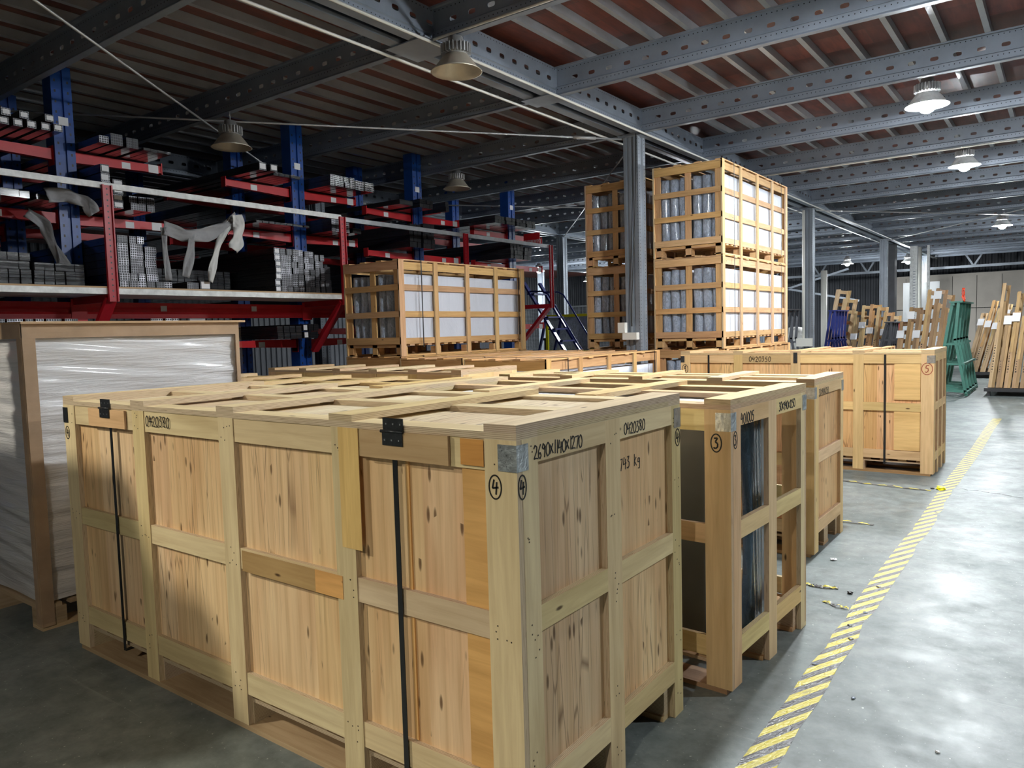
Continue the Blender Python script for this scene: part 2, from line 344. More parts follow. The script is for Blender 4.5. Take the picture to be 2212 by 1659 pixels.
# ---------------------------------------------------------------- mesh builder
AX = 'xyz'
class MB:
    def __init__(s):
        s.bm = bmesh.new(); s.uv = s.bm.loops.layers.uv.new('UVMap'); s.tl = s.bm.loops.layers.color.new('tint'); s.M = None
    def quadbox(s, P, dims, grain=0, mat=0, tint=None, ply=None, edgemat=1, gv=None):
        """P: function (a,b,c in 0..1)->Vector, dims in metres"""
        vs = {}
        for i in (0, 1):
            for j in (0, 1):
                for k in (0, 1):
                    p = P(i, j, k)
                    if s.M: p = s.M @ p
                    vs[i, j, k] = s.bm.verts.new(p)
        if tint is None:
            q = 1 + random.uniform(-.08, .06); wv = random.uniform(-.04, .04); tint = (q, q*(1-abs(wv)*.3), q*(1-wv), 1)
        elif len(tint) == 3: tint = (*tint, 1)
        ou, ov = (random.random()*9, random.random()*9) if gv is None else gv
        F = [((0, 0, 0), (0, 0, 1), (0, 1, 1), (0, 1, 0)), ((1, 0, 0), (1, 1, 0), (1, 1, 1), (1, 0, 1)),
             ((0, 0, 0), (1, 0, 0), (1, 0, 1), (0, 0, 1)), ((0, 1, 0), (0, 1, 1), (1, 1, 1), (1, 1, 0)),
             ((0, 0, 0), (0, 1, 0), (1, 1, 0), (1, 0, 0)), ((0, 0, 1), (1, 0, 1), (1, 1, 1), (0, 1, 1))]
        for fi, q in enumerate(F):
            n = fi//2; oth = [a for a in (0, 1, 2) if a != n]
            f = s.bm.faces.new([vs[c] for c in q])
            if ply is not None and n != ply:
                f.material_index = edgemat; ua = [a for a in oth if a != ply][0]; va = ply
            else:
                f.material_index = mat
                ua = grain if grain in oth else oth[0]; va = [a for a in oth if a != ua][0]
            for lp, c in zip(f.loops, q):
                lp[s.uv].uv = (c[ua]*dims[ua]+ou, c[va]*dims[va]+(ov if not (ply is not None and n != ply) else 0)); lp[s.tl] = tint
        return s
    def box(s, x0, x1, y0, y1, z0, z1, grain=0, **k):
        a = Vector((x0, y0, z0)); d = (x1-x0, y1-y0, z1-z0)
        return s.quadbox(lambda i, j, l: Vector((a.x+d[0]*i, a.y+d[1]*j, a.z+d[2]*l)), d, grain, **k)
    def bar(s, p, q, wd, ht, up=(0, 0, 1), **k):
        p = Vector(p); q = Vector(q); t = q-p; L = t.length; t.normalize(); up = Vector(up)
        sd = t.cross(up)
        if sd.length < 1e-4: sd = t.cross(Vector((1, 0, 0)))
        sd.normalize(); u = sd.cross(t)
        return s.quadbox(lambda i, j, l: p + t*L*i + sd*wd*(j-.5) + u*ht*(l-.5), (L, wd, ht), 0, **k)
    def rings(s, rings, mat=0, tint=(1, 1, 1), cap=True, close=True, smooth=True):
        R = [[s.bm.verts.new(s.M @ Vector(p) if s.M else Vector(p)) for p in r] for r in rings]; n = len(R[0])
        L = 0
        for a in range(len(R)-1):
            for i in range(n if close else n-1):
                j = (i+1) % n
                f = s.bm.faces.new((R[a][i], R[a][j], R[a+1][j], R[a+1][i])); f.material_index = mat; f.smooth = smooth
                for lp, uvv in zip(f.loops, ((i/n, a), ((i+1)/n, a), ((i+1)/n, a+1), (i/n, a+1))): lp[s.uv].uv = uvv; lp[s.tl] = (*tint, 1)
        if cap and close:
            for r in (R[0][::-1], R[-1]):
                f = s.bm.faces.new(r); f.material_index = mat
                for lp in f.loops: lp[s.tl] = (*tint, 1)
        return s
    def tube(s, pts, r, n=8, mat=0, tint=(1, 1, 1), cap=True):
        pts = [Vector(p) for p in pts]; rs = []; prev = None
        for i, p in enumerate(pts):
            t = (pts[min(i+1, len(pts)-1)]-pts[max(i-1, 0)]).normalized()
            if prev is None:
                a = t.cross(Vector((0, 0, 1)))
                if a.length < .01: a = t.cross(Vector((1, 0, 0)))
            else: a = prev - t*prev.dot(t)
            a.normalize(); prev = a; b = t.cross(a); rr = r[i] if isinstance(r, (list, tuple)) else r
            rs.append([p+(a*math.cos(2*PI*k/n)+b*math.sin(2*PI*k/n))*rr for k in range(n)])
        return s.rings(rs, mat, tint, cap)
    def lathe(s, prof, c, n=24, mat=0, tint=(1, 1, 1), cap=False):
        return s.rings([[(c[0]+r*math.cos(2*PI*k/n), c[1]+r*math.sin(2*PI*k/n), c[2]+z) for k in range(n)] for r, z in prof], mat, tint, cap)
    def face(s, pts, mat=0, tint=(1, 1, 1), uvs=None):
        f = s.bm.faces.new([s.bm.verts.new(s.M @ Vector(p) if s.M else Vector(p)) for p in pts]); f.material_index = mat
        for i, lp in enumerate(f.loops):
            lp[s.tl] = (*tint, 1)
            if uvs: lp[s.uv].uv = uvs[i]
        return f
    def build(s, name, mats, parent=None, solid=0):
        bmesh.ops.recalc_face_normals(s.bm, faces=s.bm.faces)
        me = bpy.data.meshes.new(name); s.bm.to_mesh(me); s.bm.free()
        for m in (mats if isinstance(mats, (list, tuple)) else [mats]): me.materials.append(M[m])
        o = bpy.data.objects.new(name, me); C.objects.link(o)
        if parent: o.parent = parent
        if solid:
            md = o.modifiers.new('sheet', 'SOLIDIFY'); md.thickness = solid; md.offset = 0
        return o
def tag(o, label, cat=None, group=None, kind=None):
    if label: o['label'] = label
    if cat: o['category'] = cat
    if group: o['group'] = group
    if kind: o['kind'] = kind
    return o
def thing(name, label, cat, loc=(0, 0, 0), rz=0, group=None):
    o = bpy.data.objects.new(name, None); C.objects.link(o); o.location = loc; o.rotation_euler = (0, 0, rz); o.empty_display_size = .1
    return tag(o, label, cat, group)
def struct(o, label=None): o['kind'] = 'structure'; (label and tag(o, label)); return o
def dup(root, loc, rz=None, label=None, group=None):
    r = root.copy(); C.objects.link(r); r.location = loc
    if rz is not None: r.rotation_euler = (0, 0, rz)
    if label: r['label'] = label
    if group: r['group'] = group
    for ch in list(root.children):
        c = ch.copy(); C.objects.link(c); c.parent = r
        for g in list(ch.children):
            d = g.copy(); C.objects.link(d); d.parent = c
    return r

# ---------------------------------------------------------------- handwriting (stroke letters, unit box 0..1 high)
GL = {'0': [[(.3, .98), (.08, .75), (.05, .3), (.2, .02), (.42, .1), (.52, .5), (.45, .85), (.3, .98)]],
 '1': [[(.25, 1), (.2, 0)]], '2': [[(.05, .75), (.2, .98), (.42, .85), (.38, .55), (.05, .05), (.3, .08), (.55, .02)]],
 '3': [[(.08, .92), (.4, .95), (.2, .6), (.42, .45), (.4, .15), (.2, 0), (.03, .1)]],
 '4': [[(.2, 1), (.05, .42), (.55, .5)], [(.42, .85), (.34, 0)]],
 '5': [[(.5, .98), (.18, .95), (.12, .58), (.38, .6), (.42, .25), (.22, 0), (.03, .1)]],
 '6': [[(.38, 1), (.1, .5), (.1, .12), (.3, 0), (.42, .2), (.32, .42), (.1, .3)]],
 '7': [[(.05, .9), (.5, .95), (.25, 0)]],
 '8': [[(.4, .9), (.15, .95), (.1, .7), (.42, .3), (.35, .02), (.1, .1), (.15, .4), (.42, .75), (.4, .9)]],
 '9': [[(.42, .8), (.2, .98), (.08, .7), (.3, .58), (.42, .8), (.34, 0)]],
 'X': [[(.05, .75), (.45, .1)], [(.42, .8), (.02, .1)]], 'k': [[(.1, 1), (.06, 0)], [(.4, .7), (.1, .4), (.45, .02)]],
 'g': [[(.38, .6), (.12, .62), (.08, .3), (.35, .3), (.4, .6), (.35, -.25), (.1, -.2)]], ' ': []}
def write(text, o, u, v, h, parent, thick=.0045, adv=.62, ink='ink', name='handwriting', slant=0):
    """marker strokes lying on a surface; o lower left corner, u right, v up"""
    b = MB(); o, u, v = Vector(o), Vector(u), Vector(v); nrm = u.cross(v)
    x = 0
    for ch in text:
        dy = random.uniform(-.05, .05)
        for st in GL[ch]:
            P = [o + u*(x + a*h) + v*((c+dy)*h + slant*x) for a, c in st]
            for p, q in zip(P[:-1], P[1:]): b.bar(p, q, thick, .0012, up=nrm)
        x += adv*h*(.6 if ch in '1' else 1)
    return b.build(name, ink, parent)
def ring_num(ch, c, u, v, rx, ry, parent, ink='ink', thick=.004):
    b = MB(); c, u, v = Vector(c), Vector(u), Vector(v); nrm = u.cross(v)
    P = [c + u*rx*math.cos(a) + v*ry*math.sin(a) for a in [2*PI*i/22 for i in range(23)]]
    for p, q in zip(P[:-1], P[1:]): b.bar(p, q, thick, .0012, up=nrm)
    for st in GL[ch]:
        Q = [c + u*(a-.28)*ry*1.25 + v*(d-.5)*ry*1.25 for a, d in st]
        for p, q in zip(Q[:-1], Q[1:]): b.bar(p, q, thick*1.25, .0012, up=nrm)
    return b.build('circled_number', ink, parent)

# ================================================================ SETTING
def grid_floor():
    b = MB(); b.box(-24, 8, -8, 40, -.12, 0, tint=(1, 1, 1)); return b.build('floor', 'floor')
struct(grid_floor(), 'smooth grey sealed concrete warehouse floor')

# deck overhead (mezzanine)
b = MB(); b.box(-22, 6.2, -7.5, 33, 4.285, 4.31, tint=(1, 1, 1)); struct(b.build('ceiling', 'deck'), 'red brown boards of the mezzanine deck overhead')

def corrugated(name, x0, x1, y, z0, z1, mat, step=.24, axis='x'):
    b = MB(); n = int((x1-x0)/step)
    pts = []
    for i in range(n+1):
        x = x0+i*step; pts += [(x, 0), (x+step*.35, 0), (x+step*.5, .04), (x+step*.85, .04)]
    for (a, da), (c, dc) in zip(pts[:-1], pts[1:]):
        if axis == 'x': b.face([(a, y-da, z0), (c, y-dc, z0), (c, y-dc, z1), (a, y-da, z1)])
        else: b.face([(y+da, a, z0), (y+dc, c, z0), (y+dc, c, z1), (y+da, a, z1)])
    return b.build(name, mat, solid=.003)
struct(corrugated('wall_back', -24, 8, 39, 0, 7.5, 'wallgrey'), 'dark grey corrugated rear wall')
struct(corrugated('wall_left', -8, 39, -23.5, 0, 7.5, 'wallgrey', axis='y'), 'dark grey corrugated side wall behind the racks')
b = MB(); b.box(-24, 8, 39, 39.2, 7.4, 7.5); b.box(-24, 8, 33, 39.2, 7.3, 7.5); struct(b.build('ceiling', 'wallgrey'), 'high roof beyond the mezzanine')
# beige partition in front of the rear wall
b = MB()
for i in range(9):
    b.box(-5.6+i*.9, -4.72+i*.9, 36.0, 36.06, 0, 1.9); b.box(-5.6+i*.9, -4.72+i*.9, 36.0, 36.06, 1.93, 3.3)
b.box(-5.6, 2.5, 35.96, 36.06, 3.3, 3.4)
struct(b.build('wall_partition', 'beige'), 'beige panelled partition at the far end')

YB = [-6.4, -4.45, -2.5, -.45, 1.55, 3.3, 5.2, 7.15, 9.1, 11.0, 12.9, 14.85, 16.9, 18.9, 20.9, 22.9, 24.9, 26.9, 28.9, 30.9, 32.6]
XG = [(-3.5, -3.18), (-9.72, -9.4), (-15.9, -15.58), (2.72, 3.04)]
def slot_web(b, L, z0, z1, y, pitch, sw, sh, zc, first=.12):
    """a web with real rounded slots; local x along, plane y"""
    n = int((L-2*first)/pitch); x = 0
    def seg(xa, xb, hole):
        if not hole:
            b.face([(xa, y, z0), (xb, y, z0), (xb, y, z1), (xa, y, z1)], tint=(1, 1, 1), uvs=[(0, 0)]*4); return
        xc = (xa+xb)/2; top = []; bot = []
        for i in range(7):
            a = PI - PI*i/6
            px = xc + (sw/2)*math.copysign(min(1, abs(math.cos(a))**.6), math.cos(a)); pz = (sh/2)*math.sin(a)**.6
            top.append((px, y, zc+pz)); bot.append((px, y, zc-pz))
        b.face([(xa, y, zc)]+top+[(xb, y, zc), (xb, y, z1), (xa, y, z1)])
        b.face([(xa, y, zc)]+bot+[(xb, y, zc), (xb, y, z0), (xa, y, z0)])
    seg(0, first, False); x = first
    for i in range(n): seg(x, x+pitch, True); x += pitch
    seg(x, L, False)
def make_beam(name, L, pitch=.2, h=.28):
    """sigma beam, local x along length, open side to -y; dotted strips top and bottom"""
    b = MB()
    def strip(y0, z0, y1, z1, dots=False):
        d = math.hypot(y1-y0, z1-z0); t = (.2, .2, .2) if dots else (1, 1, 1)
        b.face([(0, y0, z0), (L, y0, z0), (L, y1, z1), (0, y1, z1)], tint=t, uvs=[(0, 0), (L, 0), (L, max(d, .045)), (0, max(d, .045))])
    slot_web(b, L, .095, h-.05, 0, pitch, .074, .040, .155)
    strip(-.055, h-.015, -.055, h); strip(-.055, h, 0, h); strip(0, h, -.0, h-.05, True)
    strip(0, .095, -.022, .082); strip(-.022, .082, -.022, .018, True); strip(-.022, .018, -.034, 0); strip(-.034, 0, .03, 0); strip(.03, 0, .03, .02)
    return b
beamR = make_beam('b', 5.9).build('ceiling_beam', 'steel', solid=.004)
beamR.location = (-3.18, YB[0], 3.92); struct(beamR)
beamL = None
names = ['nearest', 'second', 'third', 'fourth', 'fifth', 'sixth', 'seventh', 'eighth', 'ninth', 'tenth']
for side, (xs, xe) in enumerate([(-3.18, 2.72), (-9.4, -3.5), (-15.58, -9.72)]):
    for i, y in enumerate(YB):
        if side == 2 and y < 7: continue
        o = beamR if (side == 0 and i == 0) else beamR.copy()
        if o is not beamR: C.objects.link(o)
        o.location = (xs, y, 3.92)
        side_s = ['on the right of the main girder', 'on the left of the main girder', 'beyond the far left girder'][side]
        o['label'] = f'grey slotted steel cross beam {side_s} at bay line {y+8:.1f} m from the camera end'
        o['kind'] = 'structure'
def girder(xa, xb, lab):
    for k, (x, s) in enumerate(((xb, -1), (xa, 1))):
        pass
    b = MB(); L = 41
    slot_web(b, L, .07, .24, 0, .2, .075, .045, .155, first=.15)
    def strip(y0, z0, y1, z1, dots=False):
        d = max(.045, math.hypot(y1-y0, z1-z0)); t = (.2, .2, .2) if dots else (1, 1, 1)
        b.face([(0, y0, z0), (L, y0, z0), (L, y1, z1), (0, y1, z1)], tint=t, uvs=[(0, 0), (L, 0), (L, d), (0, d)])
    strip(0, .24, 0, .285, True); strip(0, .285, .09, .285); strip(0, .07, .012, .06); strip(.012, .06, .012, .012, True)
    strip(.012, .012, 0, 0); strip(0, 0, .11, 0); strip(.11, 0, .11, .03)
    o = b.build('main_girder', 'steel', solid=.004)
    return o
g0 = girder(0, 0, '')
first = True
for gi, (xa, xb) in enumerate(XG):
    for s, x in ((0, xb), (1, xa)):
        o = g0 if first else g0.copy()
        if not first: C.objects.link(o)
        first = False
        # web on the outer face: local +y points to the inside of the pair
        o.location = (x, -8, 3.92)
        o.rotation_euler = (0, 0, PI/2) if s == 0 else (0, 0, PI/2)
        o.scale = (1, 1, 1) if s == 0 else (1, -1, 1)
        o['label'] = ['main girder', 'left girder', 'far left girder', 'right girder'][gi] + (' channel, aisle side' if s == 0 else ' channel, rack side')
        o['kind'] = 'structure'
# joists
jb = MB(); jb.box(-.025, .025, -7.5, 33, 4.203, 4.283, tint=(1, 1, 1)); jo = jb.build('ceiling_joist', 'joist')
xj = -15.2; k = 0
while xj < 3.0:
    if not any(a-.06 < xj < b_+.06 for a, b_ in XG):
        o = jo if k == 0 else jo.copy()
        if k: C.objects.link(o)
        o.location = (xj, 0, 0); o['label'] = 'galvanised deck joist'; o['kind'] = 'structure'; o['group'] = 'galvanised joists under the deck'; k += 1
    xj += .365
# splice plates under the girder
def plate(x0, x1, y0, y1, lab):
    b = MB(); b.box(x0, x1, y0, y1, 3.905, 3.915, tint=(1, 1, 1)); o = b.build('trim_plate', 'steel'); struct(o, lab)
plate(-3.56, -3.1, 3.1, 3.5, 'flat steel plate under the main girder beside the unlit lamp')
plate(-3.54, -3.14, 5.05, 5.35, 'flat steel plate under the main girder before the pillar')
# pillars
def pillar(x, y, name='steel_column', lab=''):
    b = MB(); w2 = .13
    # corrugated C-section profile outline
    pr = [(-.13, -.12), (-.09, -.12), (-.08, -.095), (-.05, -.095), (-.04, -.12), (.0, -.12), (.01, -.095), (.04, -.095), (.05, -.12), (.10, -.12), (.13, -.12),
          (.13, -.04), (.105, -.03), (.105, .03), (.13, .04), (.13, .12), (-.13, .12), (-.13, .04), (-.105, .03), (-.105, -.03), (-.13, -.04)]
    pr = [(a*.78, c*.85) for a, c in pr]
    n = len(pr)
    for i in range(n):
        a, c = pr[i], pr[(i+1) % n]; d = max(.001, math.hypot(a[0]-c[0], a[1]-c[1]))
        dots = (a[0] > .075 and c[0] > .1 and d > .05) or (i == 9)
        b.face([(x+a[0], y+a[1], 0), (x+c[0], y+c[1], 0), (x+c[0], y+c[1], 3.91), (x+a[0], y+a[1], 3.91)], tint=(.2, .2, .2) if dots else (1, 1, 1),
               uvs=[(0, 0), (0, .045), (3.91, .045), (3.91, 0)])
    b.box(x-.2, x+.2, y-.2, y+.2, 0, .015, tint=(1, 1, 1)); b.box(x-.16, x+.16, y-.14, y+.14, 3.88, 3.915, tint=(1, 1, 1))
    return struct(b.build(name, 'column'), lab)
PX = -3.32
for x, nm in ((PX, 'centre line'), (-9.56, 'left line'), (-15.74, 'far left line')):
    for y in (-.8, 7.2, 15.2, 23.3, 31.3):
        if x < -9 and y < 0: continue
        pillar(x, y, lab=f'grey ribbed steel pillar, {nm}, at {y+8:.0f} m down the hall')
# dark painted column and pale pipe by the far racks
b = MB(); b.box(-3.75, -3.35, 25.2, 25.6, 0, 4.2, tint=(1, 1, 1)); struct(b.build('steel_column', 'darkgrey'), 'dark grey square column beside the far racks')
b = MB(); b.tube([(-5.45, 25, 0), (-5.45, 25, 3.2)], .1, 12); tag(b.build('drain_pipe', 'pvc'), 'thick white vertical pipe behind the leaning wooden stillages', 'pipe')
b = MB(); b.tube([(-2.95, 27.0, 0), (-2.95, 27.0, 3.9)], .12, 12); tag(b.build('drain_pipe', 'pvc'), 'bright white vertical pipe under the far right lamp', 'pipe')
# truss diagonals at the far end
tr = MB()
for p, q in [((-10, 34.5, 5.3), (8, 34.5, 5.3)), ((-14, 34.5, 3.6), (8, 34.5, 3.6))]: tr.bar(p, q, .1, .1)
for i in range(9):
    x = -10+i*2
    tr.bar((x, 34.5, 3.6), (x+1, 34.5, 5.3), .07, .07); tr.bar((x+1, 34.5, 5.3), (x+2, 34.5, 3.6), .07, .07)
struct(tr.build('roof_truss', 'column'), 'steel lattice truss at the far end')
for k, (p, q) in enumerate([((-11.5, 31, 3.6), (-5.6, 31, 2.3)), ((-11, 31, 2.2), (-6, 31, 3.6))]):
    t = MB(); t.bar(p, q, .08, .08); struct(t.build('brace_bar', 'column'), ['long', 'crossed'][k]+' diagonal brace bar at the far end')

# horizontal tie rods (cross bracing under the deck)
def rod(p, q, lab, r=.011):
    b = MB(); b.tube([p, q], r, 6); P, Q = Vector(p), Vector(q); d = (Q-P).normalized()
    o = b.build('brace_rod', 'rod'); tag(o, lab, 'brace rod')
    t = MB(); t.tube([P+d*.35, P+d*.65], r*1.9, 6); t.build('turnbuckle', 'rod', o)
    return o
zr = 3.86
rod((-3.42, 7.05, zr), (-9.4, -.7, zr), 'tie rod running from the front pillar top across the left ceiling')
rod((-9.4, 7.05, zr-.03), (-3.42, -.7, zr-.03), 'tie rod crossing over the unlit lamp from the top left of the photo')
rod((-3.42, 7.35, zr), (-9.4, 15.05, zr), 'tie rod behind the front pillar, sloping down to the left')
rod((-9.4, 7.35, zr-.03), (-3.42, 15.05, zr-.03), 'tie rod above the blue ladder, crossing behind the front pillar')
rod((-3.2, 15.35, zr), (2.7, 23.1, zr), 'tie rod from the second pillar to the right')
rod((2.7, 15.35, zr-.03), (-3.2, 23.1, zr-.03), 'tie rod from the third pillar up to the right lamp')
# conduits
def conduit(pts, lab, r=.012, mat='pvc', cat='conduit', name='conduit'):
    b = MB(); b.tube(pts, r, 6); return tag(b.build(name, mat), lab, cat)
conduit([(-3.12, -7, 3.89), (-3.12, 33, 3.89)], 'white conduit along the aisle side of the main girder', .013)
conduit([(-3.59, -7, 3.89), (-3.59, 4, 3.88), (-3.59, 7, 3.89), (-3.59, 33, 3.89)], 'white conduit along the rack side of the main girder', .013)
conduit([(-3.1, 3.20, 3.905), (2.6, 3.20, 3.905)], 'white conduit under the nearest right cross beam', .011)
conduit([(-3.15, 11.0, 3.905), (2.6, 11.0, 3.905)], 'white conduit under the cross beam by the second lit lamp', .011)
conduit([(-3.18, 6.98, 3.88), (-3.2, 7.0, 3.2), (-3.3, 7.02, 1.75), (-3.30, 7.02, 1.5)], 'thin black cable hanging down the front pillar', .007, 'cable', 'cable', 'power_cable')
sb = thing('socket_box', 'white socket box low on the front pillar', 'socket box', (-3.42, 7.03, 1.33))
q = MB(); q.box(0, .2, -.04, .04, 0, .09, tint=(1, 1, 1)); q.build('box', 'pvc', sb)
q = MB(); q.box(-.06, .04, -.05, .02, .09, .22, tint=(1, 1, 1)); q.build('switch', 'pvc', sb)
o = thing('conduit', 'white conduit with junction box down the second pillar', 'conduit', (-3.5, 15.0, 0))
q = MB(); q.tube([(.12, .03, 1.15), (.12, .03, 3.85)], .03, 8); q.build('pipe', 'pvc', o)
q = MB(); q.box(-.02, .3, -.03, .05, .98, 1.15, tint=(1, 1, 1)); q.build('junction_box', 'pvc', o)

# ---------------------------------------------------------------- lamps
def lamp_mesh(lit, col=(1, 1, 1), k=20, up=.6, rec=0):
    t = thing('high_bay_lamp', '', 'lamp')
    b = MB(); b.lathe([(.085, .135), (.10, .132), (.13, .095), (.185, .022), (.212, 0), (.205, 0), (.178, .022), (.122, .092), (.09, .128)], (0, 0, 0), 32); b.build('lamp_shade', 'whitepaint' if lit else 'lampshade', t)  # lit shades painted white to stand in for their glow; unlit stay aluminium
    b = MB(); b.lathe([(.0, .285), (.06, .28), (.068, .225), (.09, .22), (.095, .14), (.0, .138)], (0, 0, 0), 20)
    for i in range(24):
        a = 2*PI*i/24; c, s_ = math.cos(a), math.sin(a)
        b.bar((c*.09, s_*.09, .18), (c*.125, s_*.125, .18), .008, .075)
    b.build('heat_sink', 'lampfin', t)
    b = MB(); b.tube([(0, 0, .28), (0, 0, up)], .005, 6); b.build('hook', 'lampfin', t)
    mn = 'lamp_face_%d' % int(k) if lit else 'lampface'
    if lit and mn not in M: M[mn] = emit('lit_lamp_face_%d' % int(k), col, k)
    b = MB()
    if lit: b.lathe([(.0, -.075), (.03, -.071), (.058, -.055), (.078, -.028), (.085, .01), (.08, .06), (.07, .11), (.0, .12)] if not rec else [(.0, .03), (.05, .035), (.09, .06), (.10, .10), (.09, .115), (0, .12)], (0, 0, 0), 24)
    else: b.lathe([(.0, .105), (.118, .105), (.11, .116), (.0, .12)], (0, 0, 0), 24)
    b.build('lamp_glass', mn, t)
    return t
labs_on = ['lit lamp in the upper right, nearest of the lit lamps', 'second lit lamp in the upper right', 'third lit lamp at the right edge, seen side on',
 'lit lamp overhead beyond the top edge of the photo', 'unseen lamp added behind the camera to light the big crate front', 'unseen lit lamp over the right aisle, nearest', 'unseen lit lamp over the right aisle, middle', 'unseen lit lamp over the right aisle, far',
 'lit lamp behind the camera on the left', 'lit lamp glowing at the far end beside white columns', 'small lit lamp at the far end left of the dark column',
 'unseen lamp added behind the tall slatted crates to light the yellow frame', 'lit lamp beyond the blue ladder', 'bright lit lamp far behind the yellow frame']
for i, (x, y, z, wt, col) in enumerate(LIT):
    o = lamp_mesh(True, col, wt*3.4*GAIN, 4.285-z, y < 0); o.location = (x, y, z); o['label'] = labs_on[i]; o['group'] = 'lit high bay lamps'
labs_off = ['unlit lamp hanging beside the main girder at the top', 'unlit lamp hanging under the crossing tie rods on the left', 'unlit lamp above the far racks, in the middle of the photo', 'unlit lamp behind the front pillar']
for i, (x, y, z) in enumerate(OFF):
    o = lamp_mesh(False, up=(3.92 if i < 2 else 4.285)-z); o.location = (x, y, z); o['label'] = labs_off[i]; o['group'] = 'unlit high bay lamps'

# ================================================================ PLYWOOD CRATES
def ply_crate(label, x0, y0, L, W, H, name='plywood_crate', bays=4, lidbays=None, marks='', solid=True, group=None, sidepanel=True, ybays=2, tone=(1, 1, 1), straps=(), hinges=(), lead=.11, panel='panel', detail=True, lid=True, sheet=True):
    t = thing(name, label, 'crate', (x0, y0, 0), group=group)
    zt = H-.042                       # underside of the lid
    T = .022
    def tn(k=1.0):
        q = k*(1+random.uniform(-.07, .05)); return (tone[0]*q, tone[1]*q*random.uniform(.98, 1.01), tone[2]*q*random.uniform(.93, 1.04))
    fr, ed = 'frame', 'edge'
    # skid: runners, blocks, stringers, deck slats
    for yy in (0.0, W/2-.065, W-.13):
        b = MB(); b.box(T+.001, L-T-.001, yy, yy+.13, 0, .0195, tint=tn(.95)); b.build('runner', ['skid', 'edge'], t)
    px = [lead/2-.02] + [lead+(L-lead)*i/bays-lead/2 for i in range(1, bays+1)]
    px = [i*(L-lead)/bays for i in range(bays+1)]
    for i, x in enumerate(px):
        for yy in (T, W/2-.05, W-.10-T):
            b = MB(); b.box(x+(T+.001 if i == 0 else 0), x+lead-(T+.001 if i == bays else 0), yy, yy+.10, .02, .105, ply=2, tint=tn(.9)); b.build('skid_block', ['skid', 'edge'], t)
    b = MB()
    for yy in (T, W/2-.05, W-.10-T): b.box(T+.001, L-T-.001, yy, yy+.1, .105, .12, ply=2, tint=tn(.95))
    n = int(L/.155)
    b.build('skid_beams', ['skid', 'edge'], t)
    for i in range(n):
        b = MB(); b.box(i*L/n+.01, i*L/n+.085, T, W-T, .12, .138, grain=1, tint=tn(.95)); b.build('skid_slat', ['skid', 'edge'], t)
    def long_side(y, sgn, det):
        # posts, rails, panel. sgn=-1: outside is -y
        ya, yb = (y, y+T) if sgn < 0 else (y-T, y)
        for i, x in enumerate(px):
            w_ = lead if i in (0, bays) else .095
            xa = x if i == 0 else (L-w_ if i == bays else x+lead/2-w_/2)
            b = MB(); b.box(xa, xa+w_, ya, yb, .02, zt, grain=2, ply=1, tint=tn())
            if detail and sgn < 0:
                for z in (.18, zt/2+.07, zt-.05):
                    for _ in range(5):
                        a, c = xa+random.uniform(.012, w_-.016), z+random.uniform(-.04, .04); b.box(a, a+.004, -.0008, .001, c, c+.004, tint=(1, 1, 1), mat=2)
            b.build('post', [fr, ed, 'nail'], t)
        for i in range(bays):
            xa = px[i]+(lead if i == 0 else lead/2+.0475); xb = px[i+1]+(0 if i == bays-1 else lead/2-.0475)
            if i == bays-1: xb = L-lead
            for za, zb in ((.14, .225), (zt/2+.03, zt/2+.11), (zt-.088, zt)):
                c = tn()
                e = .004 if det else 0
                b = MB(); b.box(xa, xb, ya+(e if sgn < 0 else 0), yb-(0 if sgn < 0 else e), za, zb, ply=1, tint=c); b.build('rail', [fr, ed], t)
            if solid:
                yp, yq = (yb, yb+.008) if sgn < 0 else (ya-.008, ya)
                c = tn(); m_ = MB(); cut = xa+(xb-xa)*random.uniform(.15, .8)
                m_.box(xa-.03, cut, yp, yq, .14, zt, grain=2, tint=c); m_.box(cut, xb+.03, yp, yq, .14, zt, grain=2, tint=tn())
                m_.build('panel', panel, t)
    def short_side(x, sgn):
        xa, xb = (x, x+T) if sgn < 0 else (x-T, x)
        pw = .075; n = ybays; ys = [T+.002] + [W*i/n-.045 for i in range(1, n)] + [W-pw-.0]
        for i, y in enumerate(ys):
            w_ = pw if i in (0, n) else .095
            b = MB(); b.box(xa, xb, y, y+w_, .0 if i else .02, zt, grain=2, ply=0, tint=tn())
            if detail and sgn > 0:
                for z in (.1, .3, .6, .66, .9, zt-.05):
                    for _ in range(3):
                        a, c = y+w_/2+random.uniform(-.025, .02), z+random.uniform(-.03, .03); b.box(x-.001, x+.0008, a, a+.004, c, c+.004, tint=(1, 1, 1), mat=2)
            b.build('post', [fr, ed, 'nail'], t)
        for i in range(n):
            a = ys[i]+(pw if i == 0 else .095); c = ys[i+1]
            for za, zb in ((.14, .22), (zt/2+.045, zt/2+.12), (zt-.07, zt)):
                b = MB(); b.box(xa, xb, a, c, za, zb, grain=1, ply=0, tint=tn()); b.build('rail', [fr, ed], t)
            if sidepanel:
                p_, q_ = (xb, xb+.008) if sgn < 0 else (xa-.008, xa)
                b = MB(); b.box(p_, q_, a-.03, c+.03, .14, zt, grain=2, tint=tn(.96)); b.build('panel', panel, t)
    long_side(0, -1, True); long_side(W, 1, False); short_side(L, 1); short_side(0, -1)
